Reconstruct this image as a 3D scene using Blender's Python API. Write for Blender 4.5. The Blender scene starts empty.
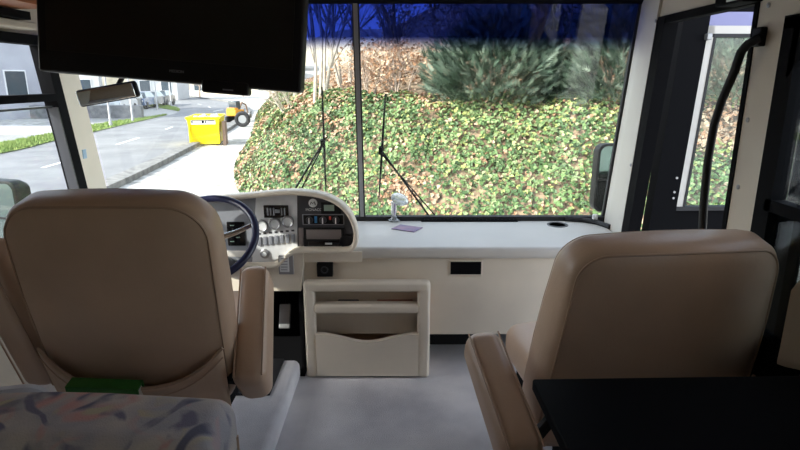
import bpy, bmesh, math, random
from math import sin, cos, tan, pi, radians as rad, atan
from mathutils import Vector, Matrix, noise

# ------------------------------------------------------------------ camera, light, exposure
S = bpy.context.scene
C = S.collection
FPX, PITCH, ZC = 560.0, 14.52, 1.36          # focal length in pixels (800 wide), pitch down, eye height over the cab floor
G = -1.1                                      # street level below the cab floor
cam_d = bpy.data.cameras.new('camera'); cam = bpy.data.objects.new('camera', cam_d); C.objects.link(cam)
cam_d.sensor_width = 36; cam_d.lens = 36 * FPX / 800; cam_d.clip_start = .02; cam_d.clip_end = 500
cam.location = (0, 0, ZC); cam.rotation_euler = (rad(90 - PITCH), 0, 0)
S.camera = cam
S.view_settings.view_transform = 'Standard'; S.view_settings.look = 'None'
S.view_settings.gamma = 1; S.view_settings.exposure = 0.65
try: S.view_settings.use_curve_mapping = False
except Exception: pass
W = bpy.data.worlds.new('world'); S.world = W; W.use_nodes = True
nt = W.node_tree; nt.nodes.clear()
sky = nt.nodes.new('ShaderNodeTexSky'); sky.sky_type = 'NISHITA'; sky.sun_disc = False
SUN_EL, SUN_AZ = 32.0, 35.0                   # azimuth: degrees behind the cab's left side
sky.sun_elevation = rad(SUN_EL); sky.sun_rotation = rad(246)
bg = nt.nodes.new('ShaderNodeBackground'); bg.inputs['Strength'].default_value = 0.50
out = nt.nodes.new('ShaderNodeOutputWorld')
hs = nt.nodes.new('ShaderNodeHueSaturation'); hs.inputs['Saturation'].default_value = .5
nt.links.new(sky.outputs[0], hs.inputs['Color']); nt.links.new(hs.outputs[0], bg.inputs[0]); nt.links.new(bg.outputs[0], out.inputs[0])
sd = bpy.data.lights.new('sun', 'SUN'); sd.energy = 4.3; sd.angle = rad(.6); sd.color = (1, .95, .86)
sun = bpy.data.objects.new('sun', sd); C.objects.link(sun)
to_sun = Vector((-cos(rad(SUN_AZ)) * cos(rad(SUN_EL)), -sin(rad(SUN_AZ)) * cos(rad(SUN_EL)), sin(rad(SUN_EL))))
sun.rotation_euler = to_sun.to_track_quat('Z', 'Y').to_euler(); sun.location = (-20, -8, 20)

# ------------------------------------------------------------------ photo pixel -> world point on a known plane
cp, sp = cos(rad(PITCH)), sin(rad(PITCH))
def ray(px, py):
    u, v = (px - 400) / FPX, (225 - py) / FPX
    return Vector((u, cp + v * sp, -sp + v * cp))
def aY(px, py, Y): d = ray(px, py); return Vector((0, 0, ZC)) + d * (Y / d.y)
def aX(px, py, X): d = ray(px, py); return Vector((0, 0, ZC)) + d * (X / d.x)
def aZ(px, py, Z=G): d = ray(px, py); return Vector((0, 0, ZC)) + d * ((Z - ZC) / d.z)
WY, WZ, WR = 2.99, .62, .2                     # windscreen: base line and rake
def aW(px, py, off=0):
    d = ray(px, py); t = (WY + off + WR * WZ - WR * ZC) / (d.y + WR * d.z)
    return Vector((0, 0, ZC)) + d * t

# ------------------------------------------------------------------ materials
def mat(name, col, rough=.6, metal=0, var=0, scale=8, col2=None, bump=0, bscale=60, spec=.5, coat=0, detail=4):
    m = bpy.data.materials.new(name); m.use_nodes = True; t = m.node_tree; b = t.nodes['Principled BSDF']
    b.inputs['Base Color'].default_value = (*col, 1); b.inputs['Roughness'].default_value = rough
    b.inputs['Metallic'].default_value = metal; b.inputs['Specular IOR Level'].default_value = spec
    if coat: b.inputs['Coat Weight'].default_value = coat
    tc = t.nodes.new('ShaderNodeTexCoord')
    if var or col2:
        n = t.nodes.new('ShaderNodeTexNoise'); n.inputs['Scale'].default_value = scale; n.inputs['Detail'].default_value = detail
        t.links.new(tc.outputs['Object'], n.inputs['Vector'])
        r = t.nodes.new('ShaderNodeValToRGB'); r.color_ramp.elements[0].position = .35; r.color_ramp.elements[1].position = .65
        c2 = col2 or tuple(min(1, c * (1 + var)) for c in col); c1 = col if col2 else tuple(c * (1 - var) for c in col)
        r.color_ramp.elements[0].color = (*c1, 1); r.color_ramp.elements[1].color = (*c2, 1)
        t.links.new(n.outputs['Fac'], r.inputs[0]); t.links.new(r.outputs[0], b.inputs['Base Color'])
    if bump:
        n2 = t.nodes.new('ShaderNodeTexNoise'); n2.inputs['Scale'].default_value = bscale; n2.inputs['Detail'].default_value = 3
        t.links.new(tc.outputs['Object'], n2.inputs['Vector'])
        bp = t.nodes.new('ShaderNodeBump'); bp.inputs['Strength'].default_value = bump; bp.inputs['Distance'].default_value = .004
        t.links.new(n2.outputs['Fac'], bp.inputs['Height']); t.links.new(bp.outputs[0], b.inputs['Normal'])
    return m
def glass(name, tint=(.96, .98, .97), band=None, refl=1.0):
    m = bpy.data.materials.new(name); m.use_nodes = True; t = m.node_tree; t.nodes.clear()
    o = t.nodes.new('ShaderNodeOutputMaterial'); mx = t.nodes.new('ShaderNodeMixShader')
    tr = t.nodes.new('ShaderNodeBsdfTransparent'); gl = t.nodes.new('ShaderNodeBsdfGlossy'); lw = t.nodes.new('ShaderNodeLayerWeight')
    lw.inputs['Blend'].default_value = .5
    pw = t.nodes.new('ShaderNodeMath'); pw.operation = 'POWER'; pw.inputs[1].default_value = 5
    ma = t.nodes.new('ShaderNodeMath'); ma.operation = 'MULTIPLY_ADD'; ma.inputs[1].default_value = .7 * refl; ma.inputs[2].default_value = .03 * refl
    gl.inputs['Roughness'].default_value = .02
    tr.inputs[0].default_value = (*tint, 1)
    t.links.new(lw.outputs['Facing'], pw.inputs[0]); t.links.new(pw.outputs[0], ma.inputs[0])
    t.links.new(ma.outputs[0], mx.inputs[0]); t.links.new(tr.outputs[0], mx.inputs[1]); t.links.new(gl.outputs[0], mx.inputs[2])
    t.links.new(mx.outputs[0], o.inputs[0])
    if band:                                       # factory sun band across the top of the glass
        z0, z1, colr = band
        tc = t.nodes.new('ShaderNodeTexCoord'); sx = t.nodes.new('ShaderNodeSeparateXYZ'); mr = t.nodes.new('ShaderNodeMapRange')
        mr.inputs[1].default_value = z0; mr.inputs[2].default_value = z1
        mc = t.nodes.new('ShaderNodeMix'); mc.data_type = 'RGBA'
        t.links.new(tc.outputs['Object'], sx.inputs[0]); t.links.new(sx.outputs[2], mr.inputs[0]); t.links.new(mr.outputs[0], mc.inputs['Factor'])
        mc.inputs['A'].default_value = (*tint, 1); mc.inputs['B'].default_value = (*colr, 1)
        t.links.new(mc.outputs['Result'], tr.inputs[0])
    return m
M = {}
M['leather'] = mat('tan leather', (.54, .37, .255), .38, var=.06, scale=5, bump=.12, bscale=90, spec=.5)
M['leather_d'] = mat('leather piping', (.43, .29, .195), .5)
M['cream'] = mat('cream moulded plastic', (.74, .66, .55), .45, var=.03, scale=6)
M['cream2'] = mat('cream wall board', (.60, .54, .45), .6, var=.04, scale=4)
M['dashtop'] = mat('dash top vinyl', (.62, .59, .55), .42, var=.03, scale=5)
M['pillar'] = mat('pillar trim', (.60, .57, .52), .5, var=.03, scale=3)
M['liner'] = mat('headliner', (.50, .38, .28), .85, var=.04)
M['wood'] = mat('cherry wood', (.30, .10, .045), .35, col2=(.38, .15, .07), scale=6)
M['carpet'] = mat('grey carpet', (.54, .53, .56), .95, col2=(.82, .80, .81), scale=2.6, bump=.6, bscale=260, spec=.1, detail=8)
M['black'] = mat('black plastic', (.008, .008, .009), .5, spec=.25)
M['matblack'] = mat('matt black', (.005, .005, .006), .85, spec=.08)
M['gloss'] = mat('gloss black', (.006, .006, .007), .16)
M['screen'] = mat('tv screen', (.008, .009, .008), .28)
M['table'] = mat('black table top', (.002, .002, .0025), .6, spec=.03)
M['rubber'] = mat('rubber', (.02, .02, .022), .7)
M['silver'] = mat('silver panel', (.66, .67, .69), .4, metal=.1, var=.04, scale=20)
M['greypanel'] = mat('grey panel', (.22, .23, .26), .5)
M['darkpanel'] = mat('charcoal panel', (.045, .046, .055), .4)
M['chrome'] = mat('chrome', (.8, .8, .8), .15, metal=1)
M['dial'] = mat('dial face', (.72, .73, .74), .4)
M['lcd'] = mat('lcd green', (.28, .36, .30), .3)
M['navy'] = mat('navy leather rim', (.012, .014, .045), .3)
M['white'] = mat('white plastic', (.8, .8, .8), .5)
M['blue'] = mat('blue mark', (.05, .25, .55), .5)
M['red'] = mat('red mark', (.6, .08, .06), .5)
M['radioface'] = mat('radio fascia', (.20, .175, .17), .35)
M['mirror'] = mat('mirror glass', (.82, .84, .84), .03, metal=1)
M['extmirror'] = mat('mirror with painted green reflection', (.25, .31, .28), .06, metal=1)  # dark green reflection of trees put into the glass colour
M['clear'] = glass('side glass', (.93, .95, .95))
M['doorglass'] = glass('door glass', (.80, .86, .86), refl=1.6)
M['wsglass'] = glass('windscreen glass', (.95, .97, .95), band=(1.49, 1.56, (.085, .125, .36)))
M['tintglass'] = glass('grey tinted glass', (.32, .34, .34))
M['book'] = mat('green book cloth', (.03, .17, .025), .55, var=.15, scale=30)
M['paper'] = mat('book pages', (.6, .57, .48), .8)
M['card'] = mat('printed card', (.10, .09, .24), .4, col2=(.30, .14, .26), scale=18)
M['acrylic'] = mat('clear acrylic', (.75, .78, .8), .12, spec=.8)
M['acrylic'].node_tree.nodes['Principled BSDF'].inputs['Transmission Weight'].default_value = .7
M['curtain'] = mat('beige curtain cloth', (.66, .56, .46), .9, var=.05, scale=20)
_t = M['curtain'].node_tree; _tr = _t.nodes.new('ShaderNodeBsdfTranslucent'); _tr.inputs[0].default_value = (.75, .62, .5, 1); _mx = _t.nodes.new('ShaderNodeMixShader'); _mx.inputs[0].default_value = .65
_t.links.new(_t.nodes['Principled BSDF'].outputs[0], _mx.inputs[1]); _t.links.new(_tr.outputs[0], _mx.inputs[2]); _t.links.new(_mx.outputs[0], _t.nodes['Material Output'].inputs[0])
M['whitecloth'] = mat('white cloth', (.62, .62, .66), .9)
M['steel'] = mat('grey metal', (.35, .35, .36), .4, metal=.7)
# outside
M['soil'] = mat('dark soil', (.07, .055, .035), .95, col2=(.15, .11, .06), scale=3)
M['hill'] = mat('leaf litter', (.10, .07, .04), .95, col2=(.36, .26, .17), scale=7, detail=8)
M['gravel'] = mat('pale gravel', (.30, .285, .26), .95, col2=(.66, .64, .60), scale=2.6, bump=.8, bscale=30, detail=10)
M['asphalt'] = mat('worn asphalt', (.19, .19, .20), .9, col2=(.26, .26, .265), scale=.7, detail=8)
M['path'] = mat('pavement', (.33, .325, .31), .9, var=.06, scale=1.5)
M['kerb'] = mat('kerb stone', (.16, .155, .15), .9, col2=(.28, .27, .26), scale=5)
M['grass'] = mat('verge grass', (.16, .24, .06), .95, col2=(.30, .38, .12), scale=6, detail=8)
M['paint'] = mat('road paint', (.85, .85, .83), .8)
M['yellow'] = mat('yellow enamel', (.95, .72, .0), .45, var=.04, scale=3)
M['orange'] = mat('orange enamel', (.85, .35, .03), .5)
M['brownbox'] = mat('brown boards', (.30, .2, .15), .8)
M['render'] = mat('white render', (.55, .55, .55), .9, var=.04, scale=1)
M['rendergrey'] = mat('grey render', (.42, .42, .46), .9, var=.1, scale=.7)
M['beige'] = mat('beige render', (.62, .56, .47), .9, var=.05, scale=1)
M['rooft'] = mat('roof tile', (.35, .22, .17), .9, var=.1, scale=3)
M['winglass'] = mat('dark window glass', (.06, .08, .10), .1)
M['bark'] = mat('brown bark', (.16, .11, .08), .9, col2=(.24, .18, .13), scale=9)
M['palebark'] = mat('pale bark', (.36, .31, .25), .9, col2=(.50, .45, .38), scale=9)
M['twig'] = mat('dry twigs', (.26, .19, .15), .9, col2=(.4, .32, .26), scale=6)
def leafm(n, c, tr=.25):
    m = mat(n, c, .5, var=.16, scale=3, spec=.35)
    return m
IVY = [leafm('ivy deep green', (.06, .11, .04)), leafm('ivy mid green', (.13, .21, .075)), leafm('ivy pale green', (.23, .29, .13)),
       leafm('ivy yellow green', (.33, .35, .12)), leafm('dry leaf brown', (.34, .19, .11)), leafm('dry leaf tan', (.45, .32, .22))]
SHR = [leafm('evergreen dark', (.025, .045, .028)), leafm('evergreen mid', (.07, .11, .075)), leafm('evergreen pale', (.16, .21, .155))]
CARC = {k: mat('car paint ' + k, c, .25, coat=.5) for k, c in
        dict(blue=(.10, .16, .30), grey=(.25, .27, .30), dark=(.05, .06, .08), silver=(.55, .57, .6), red=(.3, .05, .06)).items()}
def fabric():
    m = mat('patterned upholstery', (.40, .36, .36), .95, spec=.1, bump=.4, bscale=300); t = m.node_tree; b = t.nodes['Principled BSDF']
    tc = t.nodes.new('ShaderNodeTexCoord')
    def ramp(src, p0, p1):
        r = t.nodes.new('ShaderNodeMapRange'); r.inputs[1].default_value = p0; r.inputs[2].default_value = p1; t.links.new(src, r.inputs[0]); return r.outputs[0]
    def noi(s, d=3, dist=0):
        n = t.nodes.new('ShaderNodeTexNoise'); n.inputs['Scale'].default_value = s; n.inputs['Detail'].default_value = d; n.inputs['Distortion'].default_value = dist
        t.links.new(tc.outputs['Object'], n.inputs['Vector']); return n.outputs['Fac']
    def wav(s, rot, dist, sc):
        mp = t.nodes.new('ShaderNodeMapping'); mp.inputs['Rotation'].default_value = rot
        t.links.new(tc.outputs['Object'], mp.inputs[0])
        w = t.nodes.new('ShaderNodeTexWave'); w.inputs['Scale'].default_value = s; w.inputs['Distortion'].default_value = dist; w.inputs['Detail Scale'].default_value = sc
        t.links.new(mp.outputs[0], w.inputs[0]); return w.outputs['Fac']
    def mix(f, a, bcol):
        x = t.nodes.new('ShaderNodeMix'); x.data_type = 'RGBA'; t.links.new(f, x.inputs['Factor'])
        if isinstance(a, tuple): x.inputs['A'].default_value = (*a, 1)
        else: t.links.new(a, x.inputs['A'])
        x.inputs['B'].default_value = (*bcol, 1); return x.outputs['Result']
    c = mix(ramp(noi(7), .42, .6), (.60, .54, .49), (.42, .40, .43))
    c = mix(ramp(noi(9, 2, 1), .54, .66), c, (.62, .36, .33))
    c = mix(ramp(noi(14, 2, .5), .60, .7), c, (.54, .48, .34))
    def strokes(c, w, gate, col):
        mu = t.nodes.new('ShaderNodeMath'); mu.operation = 'MULTIPLY'; t.links.new(w, mu.inputs[0]); t.links.new(gate, mu.inputs[1]); return mix(mu.outputs[0], c, col)
    c = strokes(c, ramp(wav(2.6, (0, .3, .75), 6, 1.6), .84, .95), ramp(noi(8), .42, .55), (.17, .17, .23))
    c = strokes(c, ramp(wav(3.6, (0, -.6, -.5), 8, 1.5), .86, .96), ramp(noi(11), .46, .56), (.22, .21, .28))
    t.links.new(c, b.inputs['Base Color']); return m
M['fabric'] = fabric()

# ------------------------------------------------------------------ mesh helpers
ORG = {}
def tag(o, label=None, cat=None, group=None, kind=None):
    if label: o['label'] = label
    if cat: o['category'] = cat
    if group: o['group'] = group
    if kind: o['kind'] = kind
    return o
def thing(name, label, cat, loc=(0, 0, 0), group=None):
    o = bpy.data.objects.new(name, None); C.objects.link(o); o.location = loc; o.empty_display_size = .1
    ORG[o.name] = Vector(loc); return tag(o, label, cat, group)
def copy_tree(o, loc=None, rz=None, label=None, parent=None):
    c = o.copy(); C.objects.link(c)
    if parent: c.parent = parent
    if loc is not None: c.location = loc
    if rz is not None: c.rotation_euler = (0, 0, rz)
    if label: c['label'] = label
    for ch in list(o.children): copy_tree(ch, parent=c)
    return c
class MB:
    def __init__(s): s.v = []; s.f = []; s.mi = []; s.sm = True
    def add(s, vs, fs, mi=0, X=None):
        b = len(s.v)
        s.v += [tuple(X @ Vector(v)) if X else tuple(v) for v in vs]
        s.f += [tuple(i + b for i in f) for f in fs]; s.mi += [mi] * len(fs); return s
    def box(s, lo, hi, mi=0, X=None):
        (a, b, c), (d, e, f) = lo, hi
        a, d = min(a, d), max(a, d); b, e = min(b, e), max(b, e); c, f = min(c, f), max(c, f)
        return s.add([(a,b,c),(d,b,c),(d,e,c),(a,e,c),(a,b,f),(d,b,f),(d,e,f),(a,e,f)],
                     [(3,2,1,0),(4,5,6,7),(0,1,5,4),(1,2,6,5),(2,3,7,6),(3,0,4,7)], mi, X)
    def rbox(s, c, h, r, X=None, core=1, fn=None, mi=0, cs=3):
        """rounded box: centre c, half sizes h, edge radius r"""
        r = min(r, min(h) * .999)
        ax = []
        for k in range(3):
            inn = h[k] - r
            cor = [r * tan(pi / 4 * i / cs) for i in range(1, cs + 1)]
            n = core if isinstance(core, int) else core[k]
            mid = [-inn + 2 * inn * i / n for i in range(n + 1)]
            ax.append([-inn - q for q in reversed(cor)] + mid + [inn + q for q in cor])
        vid = {}; vs = []; fs = []
        def V(i, j, k):
            key = (i, j, k)
            if key not in vid:
                p = Vector((ax[0][i], ax[1][j], ax[2][k]))
                q = Vector([max(-(h[m] - r), min(h[m] - r, p[m])) for m in range(3)])
                d = p - q; p = q + d.normalized() * r if d.length > 1e-9 else p
                if fn: p = Vector(fn(p))
                vid[key] = len(vs); vs.append(p + Vector(c))
            return vid[key]
        n = [len(a) for a in ax]
        for u in range(n[0] - 1):
            for w in range(n[1] - 1):
                fs.append((V(u,w,n[2]-1), V(u+1,w,n[2]-1), V(u+1,w+1,n[2]-1), V(u,w+1,n[2]-1)))
                fs.append((V(u,w+1,0), V(u+1,w+1,0), V(u+1,w,0), V(u,w,0)))
        for u in range(n[0] - 1):
            for w in range(n[2] - 1):
                fs.append((V(u,0,w), V(u+1,0,w), V(u+1,0,w+1), V(u,0,w+1)))
                fs.append((V(u,n[1]-1,w+1), V(u+1,n[1]-1,w+1), V(u+1,n[1]-1,w), V(u,n[1]-1,w)))
        for u in range(n[1] - 1):
            for w in range(n[2] - 1):
                fs.append((V(0,u,w+1), V(0,u+1,w+1), V(0,u+1,w), V(0,u,w)))
                fs.append((V(n[0]-1,u,w), V(n[0]-1,u+1,w), V(n[0]-1,u+1,w+1), V(n[0]-1,u,w+1)))
        return s.add(vs, fs, mi, X)
    def tube(s, pts, r, n=8, closed=False, mi=0, X=None, caps=True):
        pts = [Vector(p) for p in pts]; N = len(pts); rs = r if isinstance(r, (list, tuple)) else [r] * N
        vs = []; up = None
        for i, p in enumerate(pts):
            a = pts[(i - 1) % N] if (closed or i) else p; b = pts[(i + 1) % N] if (closed or i < N - 1) else p
            d = (b - a).normalized()
            if up is None: up = d.orthogonal().normalized()
            up = (up - d * up.dot(d))
            up = up.normalized() if up.length > 1e-6 else d.orthogonal().normalized()
            w = d.cross(up)
            vs += [p + (up * cos(2 * pi * k / n) + w * sin(2 * pi * k / n)) * rs[i] for k in range(n)]
        fs = []
        for i in range(N if closed else N - 1):
            j = (i + 1) % N
            fs += [(i*n+k, i*n+(k+1)%n, j*n+(k+1)%n, j*n+k) for k in range(n)]
        if caps and not closed: fs += [tuple(range(n))[::-1], tuple(range((N-1)*n, N*n))]
        return s.add(vs, fs, mi, X)
    def lathe(s, prof, n=24, X=None, mi=0):
        """profile (r, z) spun about local z"""
        vs = [(r * cos(2*pi*k/n), r * sin(2*pi*k/n), z) for r, z in prof for k in range(n)]; fs = []
        for i in range(len(prof) - 1): fs += [(i*n+k, i*n+(k+1)%n, (i+1)*n+(k+1)%n, (i+1)*n+k) for k in range(n)]
        fs += [tuple(range(n))[::-1], tuple(range((len(prof)-1)*n, len(prof)*n))]
        return s.add(vs, fs, mi, X)
    def prism(s, poly, y0, y1, axis='y', mi=0, X=None):
        """poly in the plane across the axis; (x,z) for y, (y,z) for x, (x,y) for z"""
        def P(a, b, t): return (a, t, b) if axis == 'y' else (t, a, b) if axis == 'x' else (a, b, t)
        n = len(poly); vs = [P(a, b, y0) for a, b in poly] + [P(a, b, y1) for a, b in poly]
        fs = [tuple(range(n)), tuple(range(n, 2*n))[::-1]] + [(i, i+n, (i+1)%n+n, (i+1)%n) for i in range(n)]
        return s.add(vs, fs, mi, X)
    def pillow(s, hw, hh, R, loops, fn=None, X=None, mi=0, n=10):
        """rounded rectangle outline in xz stacked through y: loops = [(inset, y)], closed with fans"""
        vs = []; fs = []; per = 4 * (n + 1) + 8
        def outline(ins):
            a, b = max(hw - ins, .002), max(hh - ins, .002); r = max(min(R - ins * .6, a * .98, b * .98), .001); o = []
            for q, (cx, cz) in enumerate(((a-r, b-r), (-a+r, b-r), (-a+r, -b+r), (a-r, -b+r))):
                arc = [(cx + r * cos(pi/2*q + pi/2*k/n), cz + r * sin(pi/2*q + pi/2*k/n)) for k in range(n + 1)]
                o += arc
                nx = [(-a+r, b), (-a, -b+r), (a-r, -b), (a, b-r)][q]
                o += [(arc[-1][0]*(1-t)+nx[0]*t, arc[-1][1]*(1-t)+nx[1]*t) for t in (1/3, 2/3)]
            return o
        for ins, y in loops: vs += [(x, y, z) for x, z in outline(ins)]
        m = len(vs) // len(loops)
        for i in range(len(loops) - 1): fs += [(i*m+k, i*m+(k+1)%m, (i+1)*m+(k+1)%m, (i+1)*m+k) for k in range(m)]
        vs += [(0, loops[0][1], 0), (0, loops[-1][1], 0)]; c0, c1 = len(vs) - 2, len(vs) - 1; L = (len(loops)-1)*m
        fs += [((k+1)%m, k, c0) for k in range(m)] + [(L+k, L+(k+1)%m, c1) for k in range(m)]
        if fn: vs = [fn(Vector(v)) for v in vs]
        return s.add(vs, fs, mi, X)
    def build(s, name, mt, parent=None, smooth=True, angle=40):
        me = bpy.data.meshes.new(name); org = Vector((0, 0, 0))
        if parent is not None: org = ORG.get(parent.name, org)
        me.from_pydata([tuple(Vector(v) - org) for v in s.v], [], s.f)
        for m_ in (mt if isinstance(mt, (list, tuple)) else [mt]): me.materials.append(m_)
        if any(s.mi): me.polygons.foreach_set('material_index', s.mi)
        bm = bmesh.new(); bm.from_mesh(me)
        if len(s.f) < 30000: bmesh.ops.recalc_face_normals(bm, faces=bm.faces)
        if smooth:
            for f in bm.faces: f.smooth = True
            ca = rad(angle)
            for e in bm.edges:
                if len(e.link_faces) == 2 and e.calc_face_angle(0) > ca: e.smooth = False
        bm.to_mesh(me); bm.free(); me.update()
        o = bpy.data.objects.new(name, me); C.objects.link(o)
        if parent is not None: o.parent = parent; ORG[o.name] = org
        return o
def struct(name, mb, mt, smooth=False): return tag(mb.build(name, mt, smooth=smooth), kind='structure')
def T(x, y, z): return Matrix.Translation((x, y, z))
def R(a, ax): return Matrix.Rotation(rad(a), 4, ax)
def facing_y(p): return Matrix.Translation(p) @ R(90, 'X')      # lathe axis towards the viewer (-Y)
def pxrect(mb, x0, y0, x1, y1, Y, dep, r=.002, mi=0):
    """rounded block whose front face sits on plane Y, front corners seen at these pixels of the photo"""
    a, b = aY(x0, y1, Y), aY(x1, y0, Y); ym = Y + dep / 2
    mb.rbox(((a.x+b.x)/2, ym, (a.z+b.z)/2), (abs(b.x-a.x)/2, dep/2, abs(b.z-a.z)/2), r, mi=mi, cs=2); return mb
def pxpoly(pts, Y): return [(aY(x, y, Y).x, aY(x, y, Y).z) for x, y in pts]
def text(s, size, X, mt, parent, name='lettering', ext=.0006):
    cu = bpy.data.curves.new('t', 'FONT'); cu.body = s; cu.size = size; cu.extrude = ext; cu.align_x = 'CENTER'; cu.align_y = 'CENTER'
    tmp = bpy.data.objects.new('t', cu); C.objects.link(tmp); bpy.context.view_layer.update()
    me = bpy.data.meshes.new_from_object(tmp.evaluated_get(bpy.context.evaluated_depsgraph_get()))
    bpy.data.objects.remove(tmp); me.transform(X @ R(90, 'X'))
    m = MB(); m.add([v.co for v in me.vertices], [tuple(p.vertices) for p in me.polygons]); return m.build(name, mt, parent, smooth=False)

# ================================================================== SETTING: the cab shell
XL, XR, ZT, YB = -1.58, 1.10, 1.98, -3.2
def wy(z): return WY - WR * (z - WZ)
struct('floor', MB().box((XL - .06, YB, -.08), (XR + .06, 2.9, 0)), M['carpet'])
struct('ceiling', MB().box((XL - .06, YB, ZT), (XR + .06, 2.86, ZT + .06)), M['liner'])
struct('wall_rear', MB().box((XL - .06, YB - .06, -.08), (XR + .06, YB, ZT)), M['liner'])
struct('wall_front', MB().box((XL - .06, 2.86, -.3), (XR + .06, 2.92, .56)), M['matblack'])
# left wall around its front window and a second window further back
LW = dict(y0=1.60, z0=.66, z1=1.53)
def ly(z): return 2.555 + (1.53 - z) * .185                    # raked front edge of the left window
def lyw(z): return wy(z) - .045
mb = MB()
def wallx(mb, X0, X1, poly): mb.prism(poly, X0, X1, 'x')
for X0, X1, in ((XL - .05, XL),):
    wallx(mb, X0, X1, [(YB, -.08), (2.92, -.08), (2.95, .60), (2.9, LW['z0']), (YB, LW['z0'])])
    wallx(mb, X0, X1, [(YB, LW['z1']), (wy(1.53) - .02, LW['z1']), (wy(ZT) - .02, ZT), (YB, ZT)])
    wallx(mb, X0, X1, [(YB, LW['z0']), (LW['y0'], LW['z0']), (LW['y0'], LW['z1']), (YB, LW['z1'])])
struct('wall_left', mb, M['cream2'])
# cream corner pillar between left window and windscreen
def pillar(name, x0, x1, back0, back1, m):
    mb = MB(); vs = []; n = 10
    for i in range(n + 1):
        z = .55 + (ZT - .55) * i / n
        yb = back0 + (back1 - back0) * i / n; yf = wy(z) - .012
        vs += [(x0, yb, z), (x1, yb + .02, z), (x1, yf, z), (x0, yf, z)]
    fs = []
    for i in range(n): fs += [(i*4+k, i*4+(k+1)%4, (i+1)*4+(k+1)%4, (i+1)*4+k) for k in range(4)]
    fs += [(0, 1, 2, 3), tuple(n*4+k for k in range(4))]
    return struct(name, mb.add(vs, fs), m)
pillar('trim_1', XL - .03, XL + .015, ly(.55) + .045, ly(ZT) + .045, M['cream'])
mb = MB(); vs = []
PRB, PRT = (2.675, .55), (2.46, ZT)                             # rear edge of the right corner pillar
def pry(z): return PRB[0] + (PRT[0] - PRB[0]) * (z - PRB[1]) / (PRT[1] - PRB[1])
n = 10
for i in range(n + 1):
    z = .55 + (ZT - .55) * i / n; yf = wy(z) - .012; yb = pry(z)
    vs += [(XR - .012, yb, z), (XR - .012, yf - .145, z), (XR - .002, yf - .10, z), (XR + .018, yf, z), (XR + .06, yf, z), (XR + .05, yb, z)]
fs = []
for i in range(n): fs += [(i*6+k, i*6+(k+1)%6, (i+1)*6+(k+1)%6, (i+1)*6+k) for k in range(6)]
fs += [tuple(range(6)), tuple(n*6+k for k in range(6))]
pr = tag(mb.add(vs, fs).build('trim_2', M['pillar'], angle=25), kind='structure')
# right wall: door opening 1.83..front, window further back
DY0, DZ1 = 1.83, 1.605
mb = MB(); X0, X1 = XR, XR + .05
wallx(mb, X0, X1, [(DY0, DZ1), (pry(DZ1) + .02, DZ1), (wy(ZT) - .03, ZT), (DY0, ZT)])                 # over the door
wallx(mb, X0, X1, [(1.67, -.08), (DY0, -.08), (DY0, ZT), (1.67, ZT)])                                  # post
wallx(mb, X0, X1, [(YB, -.08), (1.67, -.08), (1.67, .60), (YB, .60)])
wallx(mb, X0, X1, [(YB, 1.52), (1.67, 1.52), (1.67, ZT), (YB, ZT)])
wallx(mb, X0, X1, [(-1.3, .60), (.35, .60), (.35, 1.52), (-1.3, 1.52)])
wallx(mb, X0, X1, [(YB, .60), (-2.6, .60), (-2.6, 1.52), (YB, 1.52)])
wallx(mb, X0, X1, [(2.64, -.3), (2.92, -.3), (2.92, .56), (2.66, .56)])
struct('wall_right', mb, M['cream2'])
# screws on door surround
for (px, py) in ((655, 22), (703, 2), (768, 3), (739, 187), (632, 166)):
    pass
mb = MB()
for (px, py, X) in ((656, 21, XR - .012), (769, 5, XR), (738.5, 187, XR), (631, 165, XR - .012), (748, 120, XR)):
    p = aX(px, py, X); mb.lathe([(.008, 0), (.008, .003), (.004, .005)], 10, X=T(p.x, p.y, p.z) @ R(-90, 'Y'))
struct('trim_3', mb, M['steel'])
# header above the windscreen
mb = MB(); mb.prism([(wy(1.72) - .01, 1.70), (wy(1.72) - .06, 1.72), (2.45, 1.90), (2.45, ZT), (wy(ZT), ZT)], XL, XR + .05, 'x')
struct('trim_4', mb, M['matblack'])
# windscreen: two panes, divider, gasket
def wpane(x0, x1, z0, z1):
    m = MB(); d = .006; m.prism([(wy(z0), z0), (wy(z1), z1), (wy(z1) + d, z1), (wy(z0) + d, z0)], x0, x1, 'x'); return m
XM = -.207
ws = tag(bpy.data.objects.new('window_1', None), kind='structure'); C.objects.link(ws)
wpane(XL + .02, XM, .58, 1.80).build('pane', M['wsglass'], ws, smooth=False)
wpane(XM, XR + .03, .58, 1.80).build('pane', M['wsglass'], ws, smooth=False)
m = MB(); m.prism([(wy(.6) - .018, .6), (wy(1.8) - .018, 1.8), (wy(1.8) + .012, 1.8), (wy(.6) + .012, .6)], XM - .010, XM + .010, 'x'); m.build('divider', M['steel'], ws, smooth=False)
m = MB()
for s_ in (-1, 1): m.prism([(wy(.6) - .010, .6), (wy(1.8) - .010, 1.8), (wy(1.8) + .012, 1.8), (wy(.6) + .012, .6)], XM + s_ * .010, XM + s_ * .0165, 'x')
m.box((XL, wy(.63) - .02, .60), (XR + .02, wy(.63) + .02, .638))
m.tube([(.90, 2.965, .630), (.99, 2.935, .630), (1.05, 2.88, .628), (1.085, 2.80, .625)], .014, 8)
m.prism([(wy(.6) - .01, .6), (wy(1.8) - .01, 1.8), (wy(1.8) + .012, 1.8), (wy(.6) + .012, .6)], XR + .006, XR + .024, 'x')
m.build('gasket', M['rubber'], ws, smooth=False)
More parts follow.
